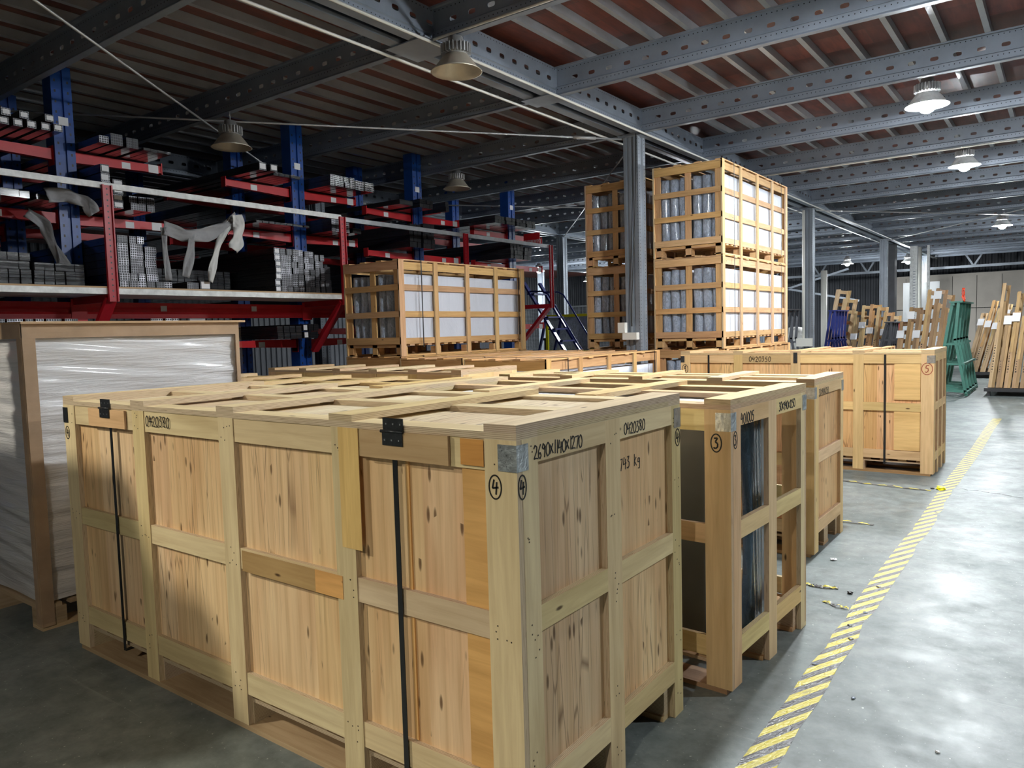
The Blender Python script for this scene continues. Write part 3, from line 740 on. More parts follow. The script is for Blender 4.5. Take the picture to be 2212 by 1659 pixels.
    if lid:
        ld = MB(); ld.box(.02, L-.02, .02, W-.02, zt, zt+.006, grain=1, tint=(1, 1, 1))
        if sheet: lo = ld.build('lid', 'lidpanel', t)
        else:
            ld.bm.free(); lo = thing('lid', None, None); lo.parent = t
        def lr(xa, xb, ya, yb, za, zb, g):
            b = MB(); b.box(xa, xb, ya, yb, za, zb, grain=g, ply=2, tint=tn(1.02)); b.build('lid_rail', [fr, ed], lo)
        lr(0, L, 0, .1, zt, zt+.02, 0); lr(0, L, W-.1, W, zt, zt+.02, 0); lr(.1, L-.1, W/2-.045, W/2+.045, zt+.006, zt+.026, 0)
        nb = lidbays or bays
        for i in range(nb+1):
            xa = i*(L-lead)/nb if i else 0
            b = MB(); b.box(xa, xa+lead+.0, 0, W, zt+.02, zt+.042, grain=1, ply=2, tint=tn(1.02)); b.build('lid_batten', [fr, ed], lo)
            if i in (0, nb):
                b = MB(); b.box(xa, xa+lead, .1, W-.1, zt, zt+.02, grain=1, ply=2, tint=tn(1.0)); b.build('lid_batten', [fr, ed], lo)
    for x in straps:
        b = MB(); b.box(x, x+.02, -.004, -.002, .10, zt+.0, tint=(1, 1, 1)); b.box(x, x+.02, -.004, W*.9, .093, .098, tint=(1, 1, 1)); b.build('strap', 'strap', t)
    for x in hinges:
        h = thing('hinge', None, None); h.parent = t
        b = MB(); b.box(x, x+.085, -.005, -.002, zt+.004, zt+.040, tint=(1, 1, 1)); b.box(x+.003, x+.088, -.0125, -.0092, zt-.042, zt-.004, tint=(1, 1, 1))
        for dx in (.012, .042, .072):
            for dz in (.020, -.028): b.box(x+dx, x+dx+.005, -.0065 if dz > 0 else -.014, -.005 if dz > 0 else -.0125, zt+dz, zt+dz+.005, tint=(1, 1, 1), mat=1)
        b.build('hinge_leaf', ['darkmetal', 'zinc'], h)
        b = MB(); b.tube([(x-.004, -.010, zt), (x+.092, -.010, zt)], .005, 8); b.build('hinge_pin', 'darkmetal', h)
    return t, px
def corner_plate(t, L, W, zt, which='fr', dark=False):
    """bent sheet angle over a top corner"""
    b = MB(); z0, z1 = zt-.085, zt-.012; e = .0018
    if which == 'fr':
        b.box(L-.062, L+e, -e-.0008, -.0003, z0, z1, tint=(1, 1, 1)); b.box(L+.0003, L+e, -e, .052, z0, z1, tint=(1, 1, 1))
        for i in range(9): a, c = L-.055+random.random()*.045, z0+.01+random.random()*.055; b.box(a, a+.005, -e-.002, -e, c, c+.004, tint=(1, 1, 1))
    elif which == 'br':
        b.box(L+.0003, L+e, W-.055, W+e, z0, z1, tint=(1, 1, 1)); b.box(L-.055, L+e, W+.0003, W+e, z0, z1, tint=(1, 1, 1))
    elif which == 'fl':
        b.box(-e, .045, -e-.0008, -.0003, z0, z1, tint=(1, 1, 1)); b.box(-e, -.0003, -e, .052, z0, z1, tint=(1, 1, 1))
    return b.build('corner_plate', 'darkmetal' if dark else 'zinc', t)

X = Vector((1, 0, 0)); Y = Vector((0, 1, 0)); Z = Vector((0, 0, 1))
# crate 4 (the big one)
LA, WA, HA = 2.69, 1.045, 1.235; ztA = HA-.042
A, pxA = ply_crate('large plywood crate in the foreground marked with a circled 4', -LA, 0, LA, WA, HA, straps=(2.225, .455), hinges=(2.19, .385))
for o in A.children:
    if o.name.startswith('strap') : pass
corner_plate(A, LA, WA, ztA, 'fr'); corner_plate(A, LA, WA, ztA, 'br'); corner_plate(A, LA, WA, ztA, 'fl', True)
write('0420380', (LA-1.925, -.0006, ztA-.062), X, Z, .045, A, .0035, .60)
ring_num('4', (LA-.075, -.0006, 1.062), X, Z, .021, .033, A); ring_num('4', (LA+.0006, .022, 1.065), Y, Z, .018, .033, A)
ring_num('4', (LA+.0006, WA-.025, 1.07), Y, Z, .02, .032, A); ring_num('4', (.03, -.0006, 1.06), X, Z, .02, .03, A)
write('2690X1140X1270', (LA+.0006, .078, ztA-.062), Y, Z, .040, A, .0035, .50)
write('0420380', (LA+.0006, .60, ztA-.062), Y, Z, .040, A, .0035, .55)
write('743 kg', (LA-.0214, .605, ztA-.185), Y, Z, .042, A, .0032, .62)
# hand-patched boards on the near face of crate 4
def patch(x0, x1, z0, z1, g, tint, e=.009, mat='frame'):
    b = MB(); b.box(LA+x0, LA+x1, -e, -.0, z0, z1, grain=g, ply=1, tint=tint); b.build('patch_board', [mat, 'edge'], A)
patch(-.60, -.235, ztA-.085, ztA, 0, (.86, .80, .76))
patch(-.195, -.112, ztA-.078, ztA-.004, 0, (.98, .78, .54), .002)
patch(-2.42, -2.09, ztA-.085, ztA-.005, 0, (1.0, .90, .86), .008)
patch(-1.28, -.86, .622, .70, 0, (.80, .72, .62), .002)
patch(-.86, -.72, .622, .70, 0, (1.0, .84, .66), .002)
patch(-.712, -.618, .80, ztA-.0, 2, (1.0, .93, .76), .002)
# cross-grained strip of the right hand bay
b = MB(); b.box(LA-.20, LA-.112, .010, .0215, .23, ztA-.09, grain=0, tint=(1.0, .86, .68)); b.build('panel_strip', 'frame', A)
b = MB(); b.box(LA-.43, LA-.418, .016, .0215, .23, ztA-.09, grain=2, tint=(1.0, .86, .70)); b.build('panel_strip', 'frame', A)
# ---- crate 3: open framed crate with sheets of glass
LB, WB, HB = 1.97, .90, 1.195
B_, pxB = ply_crate('open framed wooden crate marked with a circled 3, behind the big crate', -1.85, 1.25, LB, WB, HB, bays=3, solid=False, sidepanel=False, detail=False, sheet=False, tone=(1.04, .97, .93), name='open_crate')
BR = -.045
B_.rotation_euler = (0, 0, BR); B_.location = (.12-LB*math.cos(BR), 1.25-LB*math.sin(BR), 0)
def in_b(o, x, y, z): p = Matrix.Rotation(BR, 3, 'Z') @ Vector((x+1.85, y-1.25, 0)); o.location = B_.location+p+Vector((0, 0, z)); o.rotation_euler = (0, 0, BR); return o
corner_plate(B_, LB, WB, HB-.042, 'fr'); corner_plate(B_, LB, WB, HB-.042, 'br')
ring_num('3', (LB-.06, -.0006, 1.02), X, Z, .022, .036, B_, thick=.005); ring_num('3', (LB+.0006, .045, 1.03), Y, Z, .018, .034, B_)
write('401005', (LB+.0006, .10, 1.085), Y, Z, .045, B_, .0045, .56); write('30X940X1250', (LB+.0006, .53, 1.095), Y, Z, .040, B_, .004, .5)
b = MB(); b.box(.03, LB-.05, .16, .168, .14, 1.08, tint=(1, 1, 1)); o = in_b(b.build('glass_sheet', 'satin'), -1.85, 1.25, 0)
tag(o, 'grey frosted glass sheet standing at the front of the open crate', 'glass sheet')
def wavy_slab(name, mat, x0, x1, y0, y1, z0, z1, amp, seed, nx=3, ny=14, nz=16, end='y0', facemat=None, facemat2=None, tilt=0):
    """upright wrapped pack: box whose near end bulges and wrinkles; long sides can carry another material"""
    rnd = random.Random(seed); ph = [rnd.uniform(0, 6.28) for _ in range(6)]
    bm = bmesh.new(); W_, D_, H_ = x1-x0, y1-y0, z1-z0
    def dsp(u, v, k): return amp*(math.sin(u*5+ph[0]+v*7)*.5+math.sin(v*13+ph[1]+u*3)*.35+math.sin(v*29+ph[2])*.18+math.sin(u*17+v*5+ph[3])*.15)
    n = 10
    outline = []                                   # cross section in plan, rounded at the near end
    for i in range(n+1):
        a = PI+PI*i/n; outline.append((.5+.5*math.cos(a), 'c', math.sin(a)))
    rings = []
    for k in range(nz+1):
        v = k/nz; z = z0+H_*v; r = []; tx = tilt*(v)
        wob = .18*math.sin(v*7+ph[4])*amp*4
        for (u, _, s_) in outline: r.append((x0+W_*u+wob+tx+dsp(u, v, 0)*.3, y0+W_*.45*(1+s_)+dsp(u, v, 1), z))
        for j in range(1, ny+1):
            q = j/ny; r.append((x1+tx+dsp(q*4, v, 2)*.35*(1-.3*q), y0+W_*.45+(D_-W_*.45)*q, z))
        for j in range(ny, 0, -1):
            q = j/ny; r.append((x0+tx-dsp(q*3, v, 3)*.2, y0+W_*.45+(D_-W_*.45)*q, z))
        rings.append([bm.verts.new(p) for p in r])
    m_ = len(rings[0])
    for a in range(nz):
        for i in range(m_):
            j = (i+1) % m_; f = bm.faces.new((rings[a][i], rings[a][j], rings[a+1][j], rings[a+1][i])); f.smooth = True
            f.material_index = 0 if i < n else 1
    bm.faces.new(rings[0][::-1]).material_index = 1; bm.faces.new(rings[-1]).material_index = 1
    bmesh.ops.recalc_face_normals(bm, faces=bm.faces)
    me = bpy.data.meshes.new(name); bm.to_mesh(me); bm.free(); me.materials.append(M[mat]); me.materials.append(M[facemat or mat])
    o = bpy.data.objects.new(name, me); C.objects.link(o); return o
o = wavy_slab('glass_pack', 'bluewrap', 0, .05, 0, .13, 0, .93, .006, 5, facemat='bluewrap'); in_b(o, .01, 1.60, .14)
tag(o, 'blue bubble-wrapped pack standing inside the open crate near its right end', 'glass pack')
b = MB(); b.box(0, .006, 0, .235, 0, .94, tint=(1, 1, 1)); o = b.build('glass_sheet', 'satin'); in_b(o, .025, 1.745, .14); tag(o, 'narrow grey glass sheet beside the blue wrapped pack in the open crate', 'glass sheet')
b = MB(); b.box(0, 1.6, 0, .36, 0, .012, tint=(1, 1, 1)); o = b.build('foam_board', 'whitesheet'); in_b(o, -1.60, 1.36, HB-.042-.014); tag(o, 'pale blue white foam board lying on top of the open crate contents', 'foam board')

# ---- crate 2 and the crates behind
LC, WC, HC = 2.47, .745, 1.135
Cc, pxC = ply_crate('plywood crate with a circled 2, behind the open crate at the aisle', -2.56, 3.26, LC, WC, HC, bays=4, detail=False, tone=(1.0, .94, .90), ybays=1)
corner_plate(Cc, LC, WC, HC-.042, 'br'); corner_plate(Cc, LC, WC, HC-.042, 'fr')
ring_num('2', (LC-.28, -.0006, .93), X, Z, .03, .04, Cc)
write('30X940X1250', (LC+.0006, .10, 1.02), Y, Z, .045, Cc, .003, .5)
Ce, _ = ply_crate('plywood crate at the left of the back row, before the slatted crates', -5.62, 3.24, 2.67, .80, 1.165, bays=5, detail=False, tone=(1.0, .94, .90))
Cd, _ = ply_crate('plywood crate between the wrapped pallet and the open crate', -4.42, 1.40, 2.45, .80, 1.19, bays=4, detail=False, tone=(.98, .93, .86))
# ---- crate 5
LD, WD, HD = 2.53, .87, 1.20
Dd, pxD = ply_crate('plywood crate with a red circled 5, lengthways at the end of the row', -2.36, 6.39, LD, WD, HD, bays=4, detail=False, tone=(.93, .86, .77), straps=(.32, 2.10), ybays=3)
corner_plate(Dd, LD, WD, HD-.042, 'fr'); corner_plate(Dd, LD, WD, HD-.042, 'fl', True)
ring_num('5', (LD-.06, -.0008, 1.02), X, Z, .045, .055, Dd, 'redink', .006); ring_num('5', (.05, -.0008, 1.0), X, Z, .035, .05, Dd, 'ink', .006)
write('0420350', (.78, -.0008, 1.085), X, Z, .055, Dd, .005, .62)
b = MB()
b.box(LD-.34, LD-.115, .0085, .0215, .23, .62, grain=0, tint=(.98, .88, .74)); b.box(LD-.34, LD-.115, .0085, .0215, .72, 1.07, grain=0, tint=(.98, .88, .74)); b.build('panel_strip', 'frame', Dd)
h = thing('hinge', None, None); h.parent = Dd
b = MB(); b.box(1.245, 1.285, -.004, -.001, HD-.13, HD-.02, tint=(1, 1, 1)); b.build('hinge_leaf', 'darkmetal', h)

# ================================================================ SLATTED GLASS CRATES
def slat_crate(label, x, y, z, W=.93, L=2.7, H=1.18, tone=(1, 1, 1), group=None, yb=4, straps=(.35, 2.3)):
    """x, y: near left corner (x grows to the right), local origin there"""
    t = thing('slatted_crate', label, 'crate', (x, y, z), group=group)
    def tn():
        q = 1+random.uniform(-.09, .05); return (tone[0]*q, tone[1]*q*random.uniform(.97, 1.01), tone[2]*q*random.uniform(.9, 1.05))
    T = .02
    def bd(nm, *a, **k):
        b = MB(); b.box(*a, tint=tn(), **k); b.build(nm, ['frame2', 'edge'], t)
    # pallet base
    for xx in (0.01, W/2-.05, W-.11): bd('base_board', xx, xx+.1, .02, L-.02, 0, .018, grain=1)
    for xx in (.025, W/2-.04, W-.105):
        for i in range(5): yy = .03+i*(L-.16)/4; bd('base_block', xx, xx+.08, yy, yy+.1, .018, .10, grain=1)
    bd('base_board', .02, W-.02, .02, .12, .10, .118); bd('base_board', .02, W-.02, L-.12, L-.02, .10, .118)
    n = 17
    for i in range(n): yy = .02+i*(L-.10)/(n-1); bd('base_slat', .02, W-.02, yy, yy+.075, .118, .136, grain=0)
    # near and far ends: posts inside, slats outside
    for yy, s in ((0, 1), (L-2*T, -1)):
        yo = yy if s > 0 else yy+T; yi = yy+T if s > 0 else yy
        for xx in (.0, W/2-.04, W-.08-T): bd('post', xx, xx+.08, yi, yi+T, .0, H-.02, grain=2)
        for za, zb in ((.14, .22), (.455, .525), (.765, .835), (H-.115, H-.025)): bd('slat', 0, W-.0, yo, yo+T, za, zb, grain=0)
    # long sides: posts outside full height, slats inside
    for xx, s in ((W, -1), (0, 1)):
        xo = xx-T if s < 0 else xx; xi = xx-2*T if s < 0 else xx+T
        xo += .001*s*-1
        for i in range(yb+1):
            w_ = .085 if i in (0, yb) else .07; yy = i*(L-.085)/yb
            bd('post', xo if s < 0 else xo-T, xo+T if s < 0 else xo, yy, yy+w_, .0, H-.0, grain=2, ply=0)
        for za, zb in ((.14, .21), (.455, .525), (.765, .835), (H-.115, H-.025)): bd('slat', xi, xi+T, 2*T, L-2*T, za, zb, grain=1)
    # top
    for i in range(7): yy = i*(L-.09)/6; bd('top_slat', 0, W, yy, yy+.09, H-.022, H-.012, grain=0)
    for xx in (0, W/3-.03, 2*W/3-.06, W-.09): bd('top_board', xx, xx+.09, 0, L, H-.012, H+.002, grain=1)
    for yy in straps:
        b = MB(); b.box(W+T, W+T+.002, yy, yy+.016, .10, H, tint=(1, 1, 1)); b.box(0, W+T, yy, yy+.016, H+.002, H+.004, tint=(1, 1, 1)); b.build('strap', 'strap', t)
    return t
ORD = ['first', 'second', 'third', 'fourth', 'fifth', 'sixth']
def packs(x, y, z, W=.93, L=2.7, H=1.18, hh=.84, seed=1, glabel='', n=6, sag=0):
    rnd = random.Random(seed); w_ = (W-.055-.043-.055)/6
    for i in range(n):
        xx = .055+i*w_+(.055 if i > 2 else 0)
        o = wavy_slab('glass_pack', 'bubble', xx+.006, xx+w_-.006, .045, L-.10, .138, .138+hh*rnd.uniform(.97, 1.0), .007, seed*17+i, facemat='foamsheet', tilt=0)
        o.location = (x, y, z); tag(o, ORD[i] + ' wrapped glass pack from the left ' + glabel, 'glass pack', 'glass packs ' + glabel)
stacks = [  # (x, y, z, W, L, H, label)
 (-3.23, 7.57, 1.19, .92, 2.68, 1.18, 'slatted crate, middle one of the right-hand tall stack'),
 (-3.23, 7.57, 2.375, .92, 2.68, 1.17, 'slatted crate, topmost of the right-hand tall stack'),
 (-3.20, 7.60, 0, .92, 2.68, 1.185, 'slatted crate, lowest of the right-hand tall stack'),
 (-4.49, 7.95, 1.19, .92, 2.68, 1.18, 'slatted crate behind the front pillar, middle of its stack'),
 (-4.49, 7.95, 2.375, .92, 2.68, 1.17, 'slatted crate behind the front pillar, topmost of its stack'),
 (-4.47, 7.95, 0, .92, 2.68, 1.185, 'slatted crate behind the front pillar, lowest of its stack'),
 (-5.94, 4.62, 1.225, .92, 2.48, 1.12, 'slatted crate standing on another in front of the racks'),
 (-5.93, 4.60, 0, .92, 2.5, 1.22, 'slatted crate under the one before the racks'),
 (-4.96, 4.55, 0, .92, 2.5, 1.205, 'low slatted crate just right of the two-high stack'),
 (-3.88, 4.40, 0, 1.02, 2.5, 1.20, 'low slatted crate with white wrapped glass, before the front pillar')]
for i, (x, y, z, W_, L_, H_, lab) in enumerate(stacks):
    slat_crate(lab, x, y, z, W_, L_, H_, tone=(1.0, .97, .95) if z else (.98, .93, .88))
    where = ['in the middle crate, right-hand stack', 'in the topmost crate, right-hand stack', 'in the lowest crate, right-hand stack', 'in the middle crate behind the pillar',
             'in the top crate behind the pillar', None, 'in the raised crate before the racks', None, None, 'in the low crate before the pillar'][i]
    if where: packs(x, y, z, W_, L_, H_, hh=H_-.28 if i != 6 else .83, seed=i+3, glabel=where)

# ================================================================ FILM-WRAPPED PALLET (left)
t = thing('wrapped_pallet', 'tall pallet of white foam sheets wrapped in clear stretch film, at the left', 'pallet', (-4.35, -.02, 0))
Wp, Lp, Hp = 1.29, 1.23, 1.60
b = MB()
for xx in (0, .59, 1.17): b.box(xx, xx+.12, 0, Lp, 0, .02, grain=1); 
for xx in (0, .59, 1.17):
    for yy in (0, .55, 1.11): b.box(xx, xx+.12, yy, yy+.12, .02, .11)
for i in range(9): b.box(0, Wp, i*.14, i*.14+.1, .11, .13, grain=0)
b.build('pallet_base', ['skid', 'edge'], t)
bm = bmesh.new()
def wob(y, z, s): return .003*math.sin(z*40+s+math.sin(y*3))+.003*math.sin(z*17+y*5+s*2)+.0025*math.sin(y*9+z*61)+.002*math.sin(z*103+y*11)
def sheet_grid(fn, nu, nv):
    g = [[bm.verts.new(fn(i/nu, j/nv)) for i in range(nu+1)] for j in range(nv+1)]
    for j in range(nv):
        for i in range(nu): f = bm.faces.new((g[j][i], g[j][i+1], g[j+1][i+1], g[j+1][i])); f.smooth = True
zz = lambda v: .14+(Hp-.14-.03)*v
sheet_grid(lambda u, v: (Wp-.02+wob(u*Lp, zz(v), 0), .02+u*(Lp-.04), zz(v)), 50, 110)
sheet_grid(lambda u, v: (.02+u*(Wp-.04), .02-wob(u*Wp, zz(v), 2), zz(v)), 40, 110)
sheet_grid(lambda u, v: (.02+u*(Wp-.04), Lp-.02+wob(u*Wp, zz(v), 2), zz(v)), 20, 60)
sheet_grid(lambda u, v: (.02+wob(u*Lp, zz(v), 0), .02+u*(Lp-.04), zz(v)), 20, 60)
sheet_grid(lambda u, v: (.02+u*(Wp-.04), .02+v*(Lp-.04), Hp-.03), 4, 4)
bmesh.ops.recalc_face_normals(bm, faces=bm.faces); me = bpy.data.meshes.new('foam_sheets'); bm.to_mesh(me); bm.free(); me.materials.append(M['foamwrap'])
o = bpy.data.objects.new('foam_sheets', me); C.objects.link(o); o.parent = t
b = MB(); b.box(-.005, Wp+.03, -.01, Lp+.035, Hp-.012, Hp, tint=(1, 1, 1)); b.build('top_board', 'tan', t)
for (xa, ya, sx, sy) in ((Wp, 0, -1, 1), (0, 0, 1, 1), (Wp, Lp, -1, -1)):
    b = MB(); b.box(*sorted((xa, xa+sx*.055)), *sorted((ya-sy*.004, ya+sy*.002)), .02, Hp-.012, tint=(1, 1, 1)); b.box(*sorted((xa+.006*-sx, xa)), *sorted((ya, ya+sy*(.06 if sy > 0 else .025))), .02, Hp-.012, tint=(1, 1, 1))
    b.build('corner_protector', 'cardboard', t)
b = MB(); b.box(Wp, Wp+.007, 0, Lp, Hp-.085, Hp-.012, tint=(1, 1, 1)); b.box(0, Wp, -.007, 0, Hp-.085, Hp-.012, tint=(1, 1, 1)); b.build('edge_board', 'cardboard', t)
bm = bmesh.new()
def fw(y, z): return .003*math.sin(z*27+y*6)+.002*math.sin(z*61-y*9)+.0015*math.sin(y*27+z*19)
sheet_grid(lambda u, v: (Wp+.014+fw(u*Lp, zz(v)), -.012+u*(Lp+.024), .04+(Hp-.05)*v), 60, 90)
sheet_grid(lambda u, v: (-.012+u*(Wp+.024), -.016-fw(u*Wp, zz(v)), .04+(Hp-.05)*v), 60, 90)
me = bpy.data.meshes.new('stretch_film'); bm.to_mesh(me); bm.free(); me.materials.append(M['film'])
o = bpy.data.objects.new('stretch_film', me); C.objects.link(o); o.parent = t
# second wrapped pallet further left, only its edge shows
b = MB(); b.box(0, 1.2, 0, 1.0, .12, 1.6, tint=(1, 1, 1)); b.box(0, 1.2, 0, 1.0, 0, .12, tint=(.5, .5, .5)); o = b.build('wrapped_pallet', 'greyfilm'); o.location = (-5.62, -.18, 0)
tag(o, 'pallet in dull grey film, cut by the left edge of the photo', 'pallet')

# ================================================================ CANTILEVER RACKS
def arm_mesh(L=.9):
    b = MB(); b.quadbox(lambda i, j, k: Vector(((j-.5)*.07, .10+L*i if i else .10, (-.105+.105*k) if not i else (-.075+.075*k))), (L, .07, .1), 0, tint=(1, 1, 1))
    b.box(-.045, .045, .10+L, .10+L+.012, -.09, .03, tint=(1, 1, 1)); b.box(-.06, .06, .088, .10, -.16, .03, tint=(1, 1, 1)); b.box(-.055, .062, .0, .10, -.155, .02, tint=(1, 1, 1))
    return b
ST = [(1.88, 'first', [3.39, 2.77, 1.645], 4.19), (4.67, 'second', [3.37, 2.80, 1.45], 4.19), (6.88, 'third', [3.28, 2.69, 1.6], 4.19), (9.28, 'fourth', [3.20, 2.66, 1.6], 4.19)]
am = arm_mesh().build('arm', 'red'); first = am
def rack(x, sy, zs, zt, lab, tags=True):
    global first
    t = thing('cantilever_rack', lab, 'rack', (x, sy, 0))
    b = MB()
    for s in (-1, 1): b.box(-.09, .09, s*.055-.04, s*.055+.04, 0, zt, tint=(1, 1, 1))
    b.box(-.07, .07, -.02, .02, 0, zt, tint=(1, 1, 1))
    for s in (-1, 1):
        for i in range(int(zt/.1)): b.box(.0895, .0905, s*.06-.008, s*.06+.008, i*.1+.03, i*.1+.055, tint=(1, 1, 1), mat=1)
    b.build('column', ['blue', 'rubber'], t)
    b = MB(); b.box(-.10, .10, -.8, .8, 0, .12, tint=(1, 1, 1)); b.build('base', 'blue', t)
    for z in zs:
        for s in (-1, 1):
            if first: a = first; first = None
            else: a = am.copy(); C.objects.link(a)
            a.parent = t; a.location = (0, 0, z); a.scale = (1, s, 1)
            if tags and z > 1.2:
                c = MB(); c.box(.0355, .037, s*.62-.045, s*.62+.045, z-.085, z-.02, tint=(1, 1, 1)); c.build('paper_tag', 'paper', t)
                if s > 0:
                    c = MB(); c.box(.0355, .037, s*.92-.06, s*.92+.05, z-.085, z-.0, tint=(1, 1, 1)); c.build('paper_tag', 'paper', t)
        c = MB()
        for s in (-1, 1):
            for dz in (.0, -.13): c.lathe([(.012, 0), (.012, .012)], (0, 0, 0), 6) if False else c.box(.062, .072, s*.055-.01, s*.055+.01, z+dz-.01, z+dz+.01, tint=(1, 1, 1))
        c.build('bolts', 'zinc', t)
    if tags:
        b = MB(); b.box(.091, .092, -.045, .045, 3.62, 3.70, tint=(1, 1, 1)); b.build('paper_tag', 'paper', t)
    return t
for y, nm, zs, zt in ST:
    rack(-6.9, y, zs, zt, f'blue cantilever rack column with red arms, {nm} from the left, front line')
    rack(-8.2, y, zs, zt, f'blue cantilever rack column with red arms behind the {nm} front one', False)
rack(-6.9, -.9, [3.39, 2.77, 1.645], 4.19, 'red-armed blue rack column beyond the left edge, its arm reaching into the photo')
rack(-10.9, 1.88, [3.39, 2.77, 1.645], 4.19, 'blue rack column at the back behind the first', False); rack(-10.9, 4.67, [3.37, 2.80, 1.45], 4.19, 'blue rack column at the back behind the second', False)

# platform with guard rail along the racks
t = thing('rack_platform', 'long platform in front of the racks with red beams and a white guard rail', 'platform', (-6.0, 0, 0))
b = MB(); b.box(-.75, 0, -3.4, 4.72, 1.985, 2.0, tint=(1, 1, 1)); b.build('deck', 'tan', t)
b = MB(); b.box(-.74, -.002, -3.4, 4.72, 1.93, 1.985, tint=(1, 1, 1)); b.build('edge_trim', 'whitepaint', t)
for za, zb in ((1.72, 1.80), (1.80, 1.88)):
    pass
b = MB(); b.rings([[(-.80, y, 1.725), (-.75, y, 1.725), (-.75, y, 1.77), (-.77, y, 1.79), (-.77, y, 1.82), (-.75, y, 1.84), (-.75, y, 1.89), (-.80, y, 1.89)] for y in (-3.4, 4.72)], smooth=False); b.build('beam', 'red', t)
b = MB(); b.rings([[(-.80, y, 1.725), (-.75, y, 1.725), (-.75, y, 1.77), (-.77, y, 1.79), (-.77, y, 1.82), (-.75, y, 1.84), (-.75, y, 1.89), (-.80, y, 1.89)] for y in (4.74, 9.3)], smooth=False); b.build('beam', 'red', t)
for yy in (-.95, 1.86, 4.66, 7.0, 9.27):
    b = MB()
    b.box(.0, .012, yy-.045, yy+.045, 1.86, 2.93, tint=(1, 1, 1)); b.box(.012, .03, yy-.045, yy-.033, 1.86, 2.93, tint=(1, 1, 1)); b.box(.012, .03, yy+.033, yy+.045, 1.86, 2.93, tint=(1, 1, 1))
    for i in range(20): b.box(.0125, .0135, yy-.006, yy+.006, 1.9+i*.052, 1.915+i*.052, tint=(1, 1, 1), mat=1)
    b.build('guard_post', ['darkred', 'rubber'], t)
    b = MB(); b.bar((-.03, yy, 1.90), (-.62, yy, 1.30), .05, .10, (0, 1, 0)); b.build('knee_brace', 'darkred', t); b = MB(); b.box(-.75, 0, yy-.03, yy+.03, 1.86, 1.93, tint=(1, 1, 1)); b.build('cross_beam', 'darkred', t)
b = MB(); b.box(-.03, -.001, -3.4, 4.66, 2.90, 2.955, tint=(1, 1, 1)); b.build('guard_rail', 'whitepaint', t)
b = MB(); b.box(-.03, -.001, 4.66, 9.3, 2.88, 2.935, tint=(1, 1, 1)); b.build('guard_rail', 'greyrail', t)
for yy, z, a in ((3.85, 1.775, .05), (2.72, 1.77, .05)): b = MB(); b.box(-.7495, -.748, yy, yy+a*1.4, z+.03, z+.09, tint=(1, 1, 1)); b.build('paper_tag', 'paper', t)
b = MB(); b.box(-.755, -.753, 3.05, 3.24, 1.64, 1.735, tint=(1, 1, 1)); b.build('paper_tag', 'paper', t)
for yy in (1.88, 4.67, 6.88):
    b = MB(); b.box(-.748, -.742, yy-.075, yy+.075, 1.70, 1.92, tint=(1, 1, 1)); b.build('bracket_plate', 'red', t)
# red sign
t = thing('hanging_sign', 'red sign with white characters hung at the right end of the guard rail', 'sign', (-6.02, 9.02, 0))
b = MB(); b.box(-.35, -.02, -.01, .0, 2.945, 3.13, tint=(1, 1, 1)); b.build('board', 'red', t)
cu = bpy.data.curves.new('lettering', 'FONT'); cu.body = '\u5e73\u7a97\u6846\u6750\u533a'; cu.size = .066; cu.extrude = .0008; me = None
to = bpy.data.objects.new('lettering_text', cu); C.objects.link(to)
dg = bpy.context.evaluated_depsgraph_get(); me = bpy.data.meshes.new_from_object(to.evaluated_get(dg)); bpy.data.objects.remove(to)
me.materials.clear(); me.materials.append(M['paper']); o = bpy.data.objects.new('lettering', me); C.objects.link(o); o.parent = t
o.location = (-.345, -.0115, 2.965); o.rotation_euler = (PI/2, 0, 0)

# ---------------- stored profiles
def bundle(y0, y1, z0, z1, lab, x=-6.35, L=5.3, end='grid', labels=False, bright=.55, skew=0.0, group=None, tagged=False):
    """bundle of aluminium profiles lying along X, cut ends towards the aisle"""
    t = thing('profile_bundle', lab, 'metal profiles', (x, (y0+y1)/2, z0), group=group)
    w_, h_ = y1-y0, z1-z0; n = max(1, round(h_/.075)); m_ = max(1, round(w_/.085))
    b = MB()
    rr = random.Random(int((y0*77+z0*131)*10))
    ends = MB()
    for i in range(n):
        for j in range(m_):
            ya = -w_/2+j*w_/m_; za = i*h_/n; ox = rr.uniform(-.012, .012); g = .004; yo = rr.uniform(-.004, .004)
            P = lambda a, c, k: Vector((-L*(1-a)+ox*(a), ya+yo+g+(w_/m_-2*g)*c+skew*(1-a)*L, za+g/2+(h_/n-g)*k))
            b.quadbox(P, (L, w_/m_, h_/n), 0, tint=(1, 1, 1))
            q = bright*rr.uniform(.6, 1.2)
            if end == 'grid': ends.quadbox(lambda a, c, k: Vector((ox+.001+.002*a, ya+yo+g+(w_/m_-2*g)*c, za+g/2+(h_/n-g)*k)), (.002, round(w_/m_/.025)*.025, round(h_/n/.025)*.025), 0, tint=(q, q, q*1.04), gv=(0, 0))
            if labels is True or (labels == 'first' and j == 0):
                paper = MB(); paper.box(ox+.004, ox+.006, ya+.012, ya+w_/m_-.014, za+.015, za+h_/n-.014, tint=(1, 1, 1)); paper.build('paper_tag', 'paper', t)
    b.build('profiles', 'profside', t)
    if end == 'grid': ends.build('profile_ends', 'profend', t)
    else: ends.bm.free()
    return t
g = 'profiles on the top arms of the first rack'
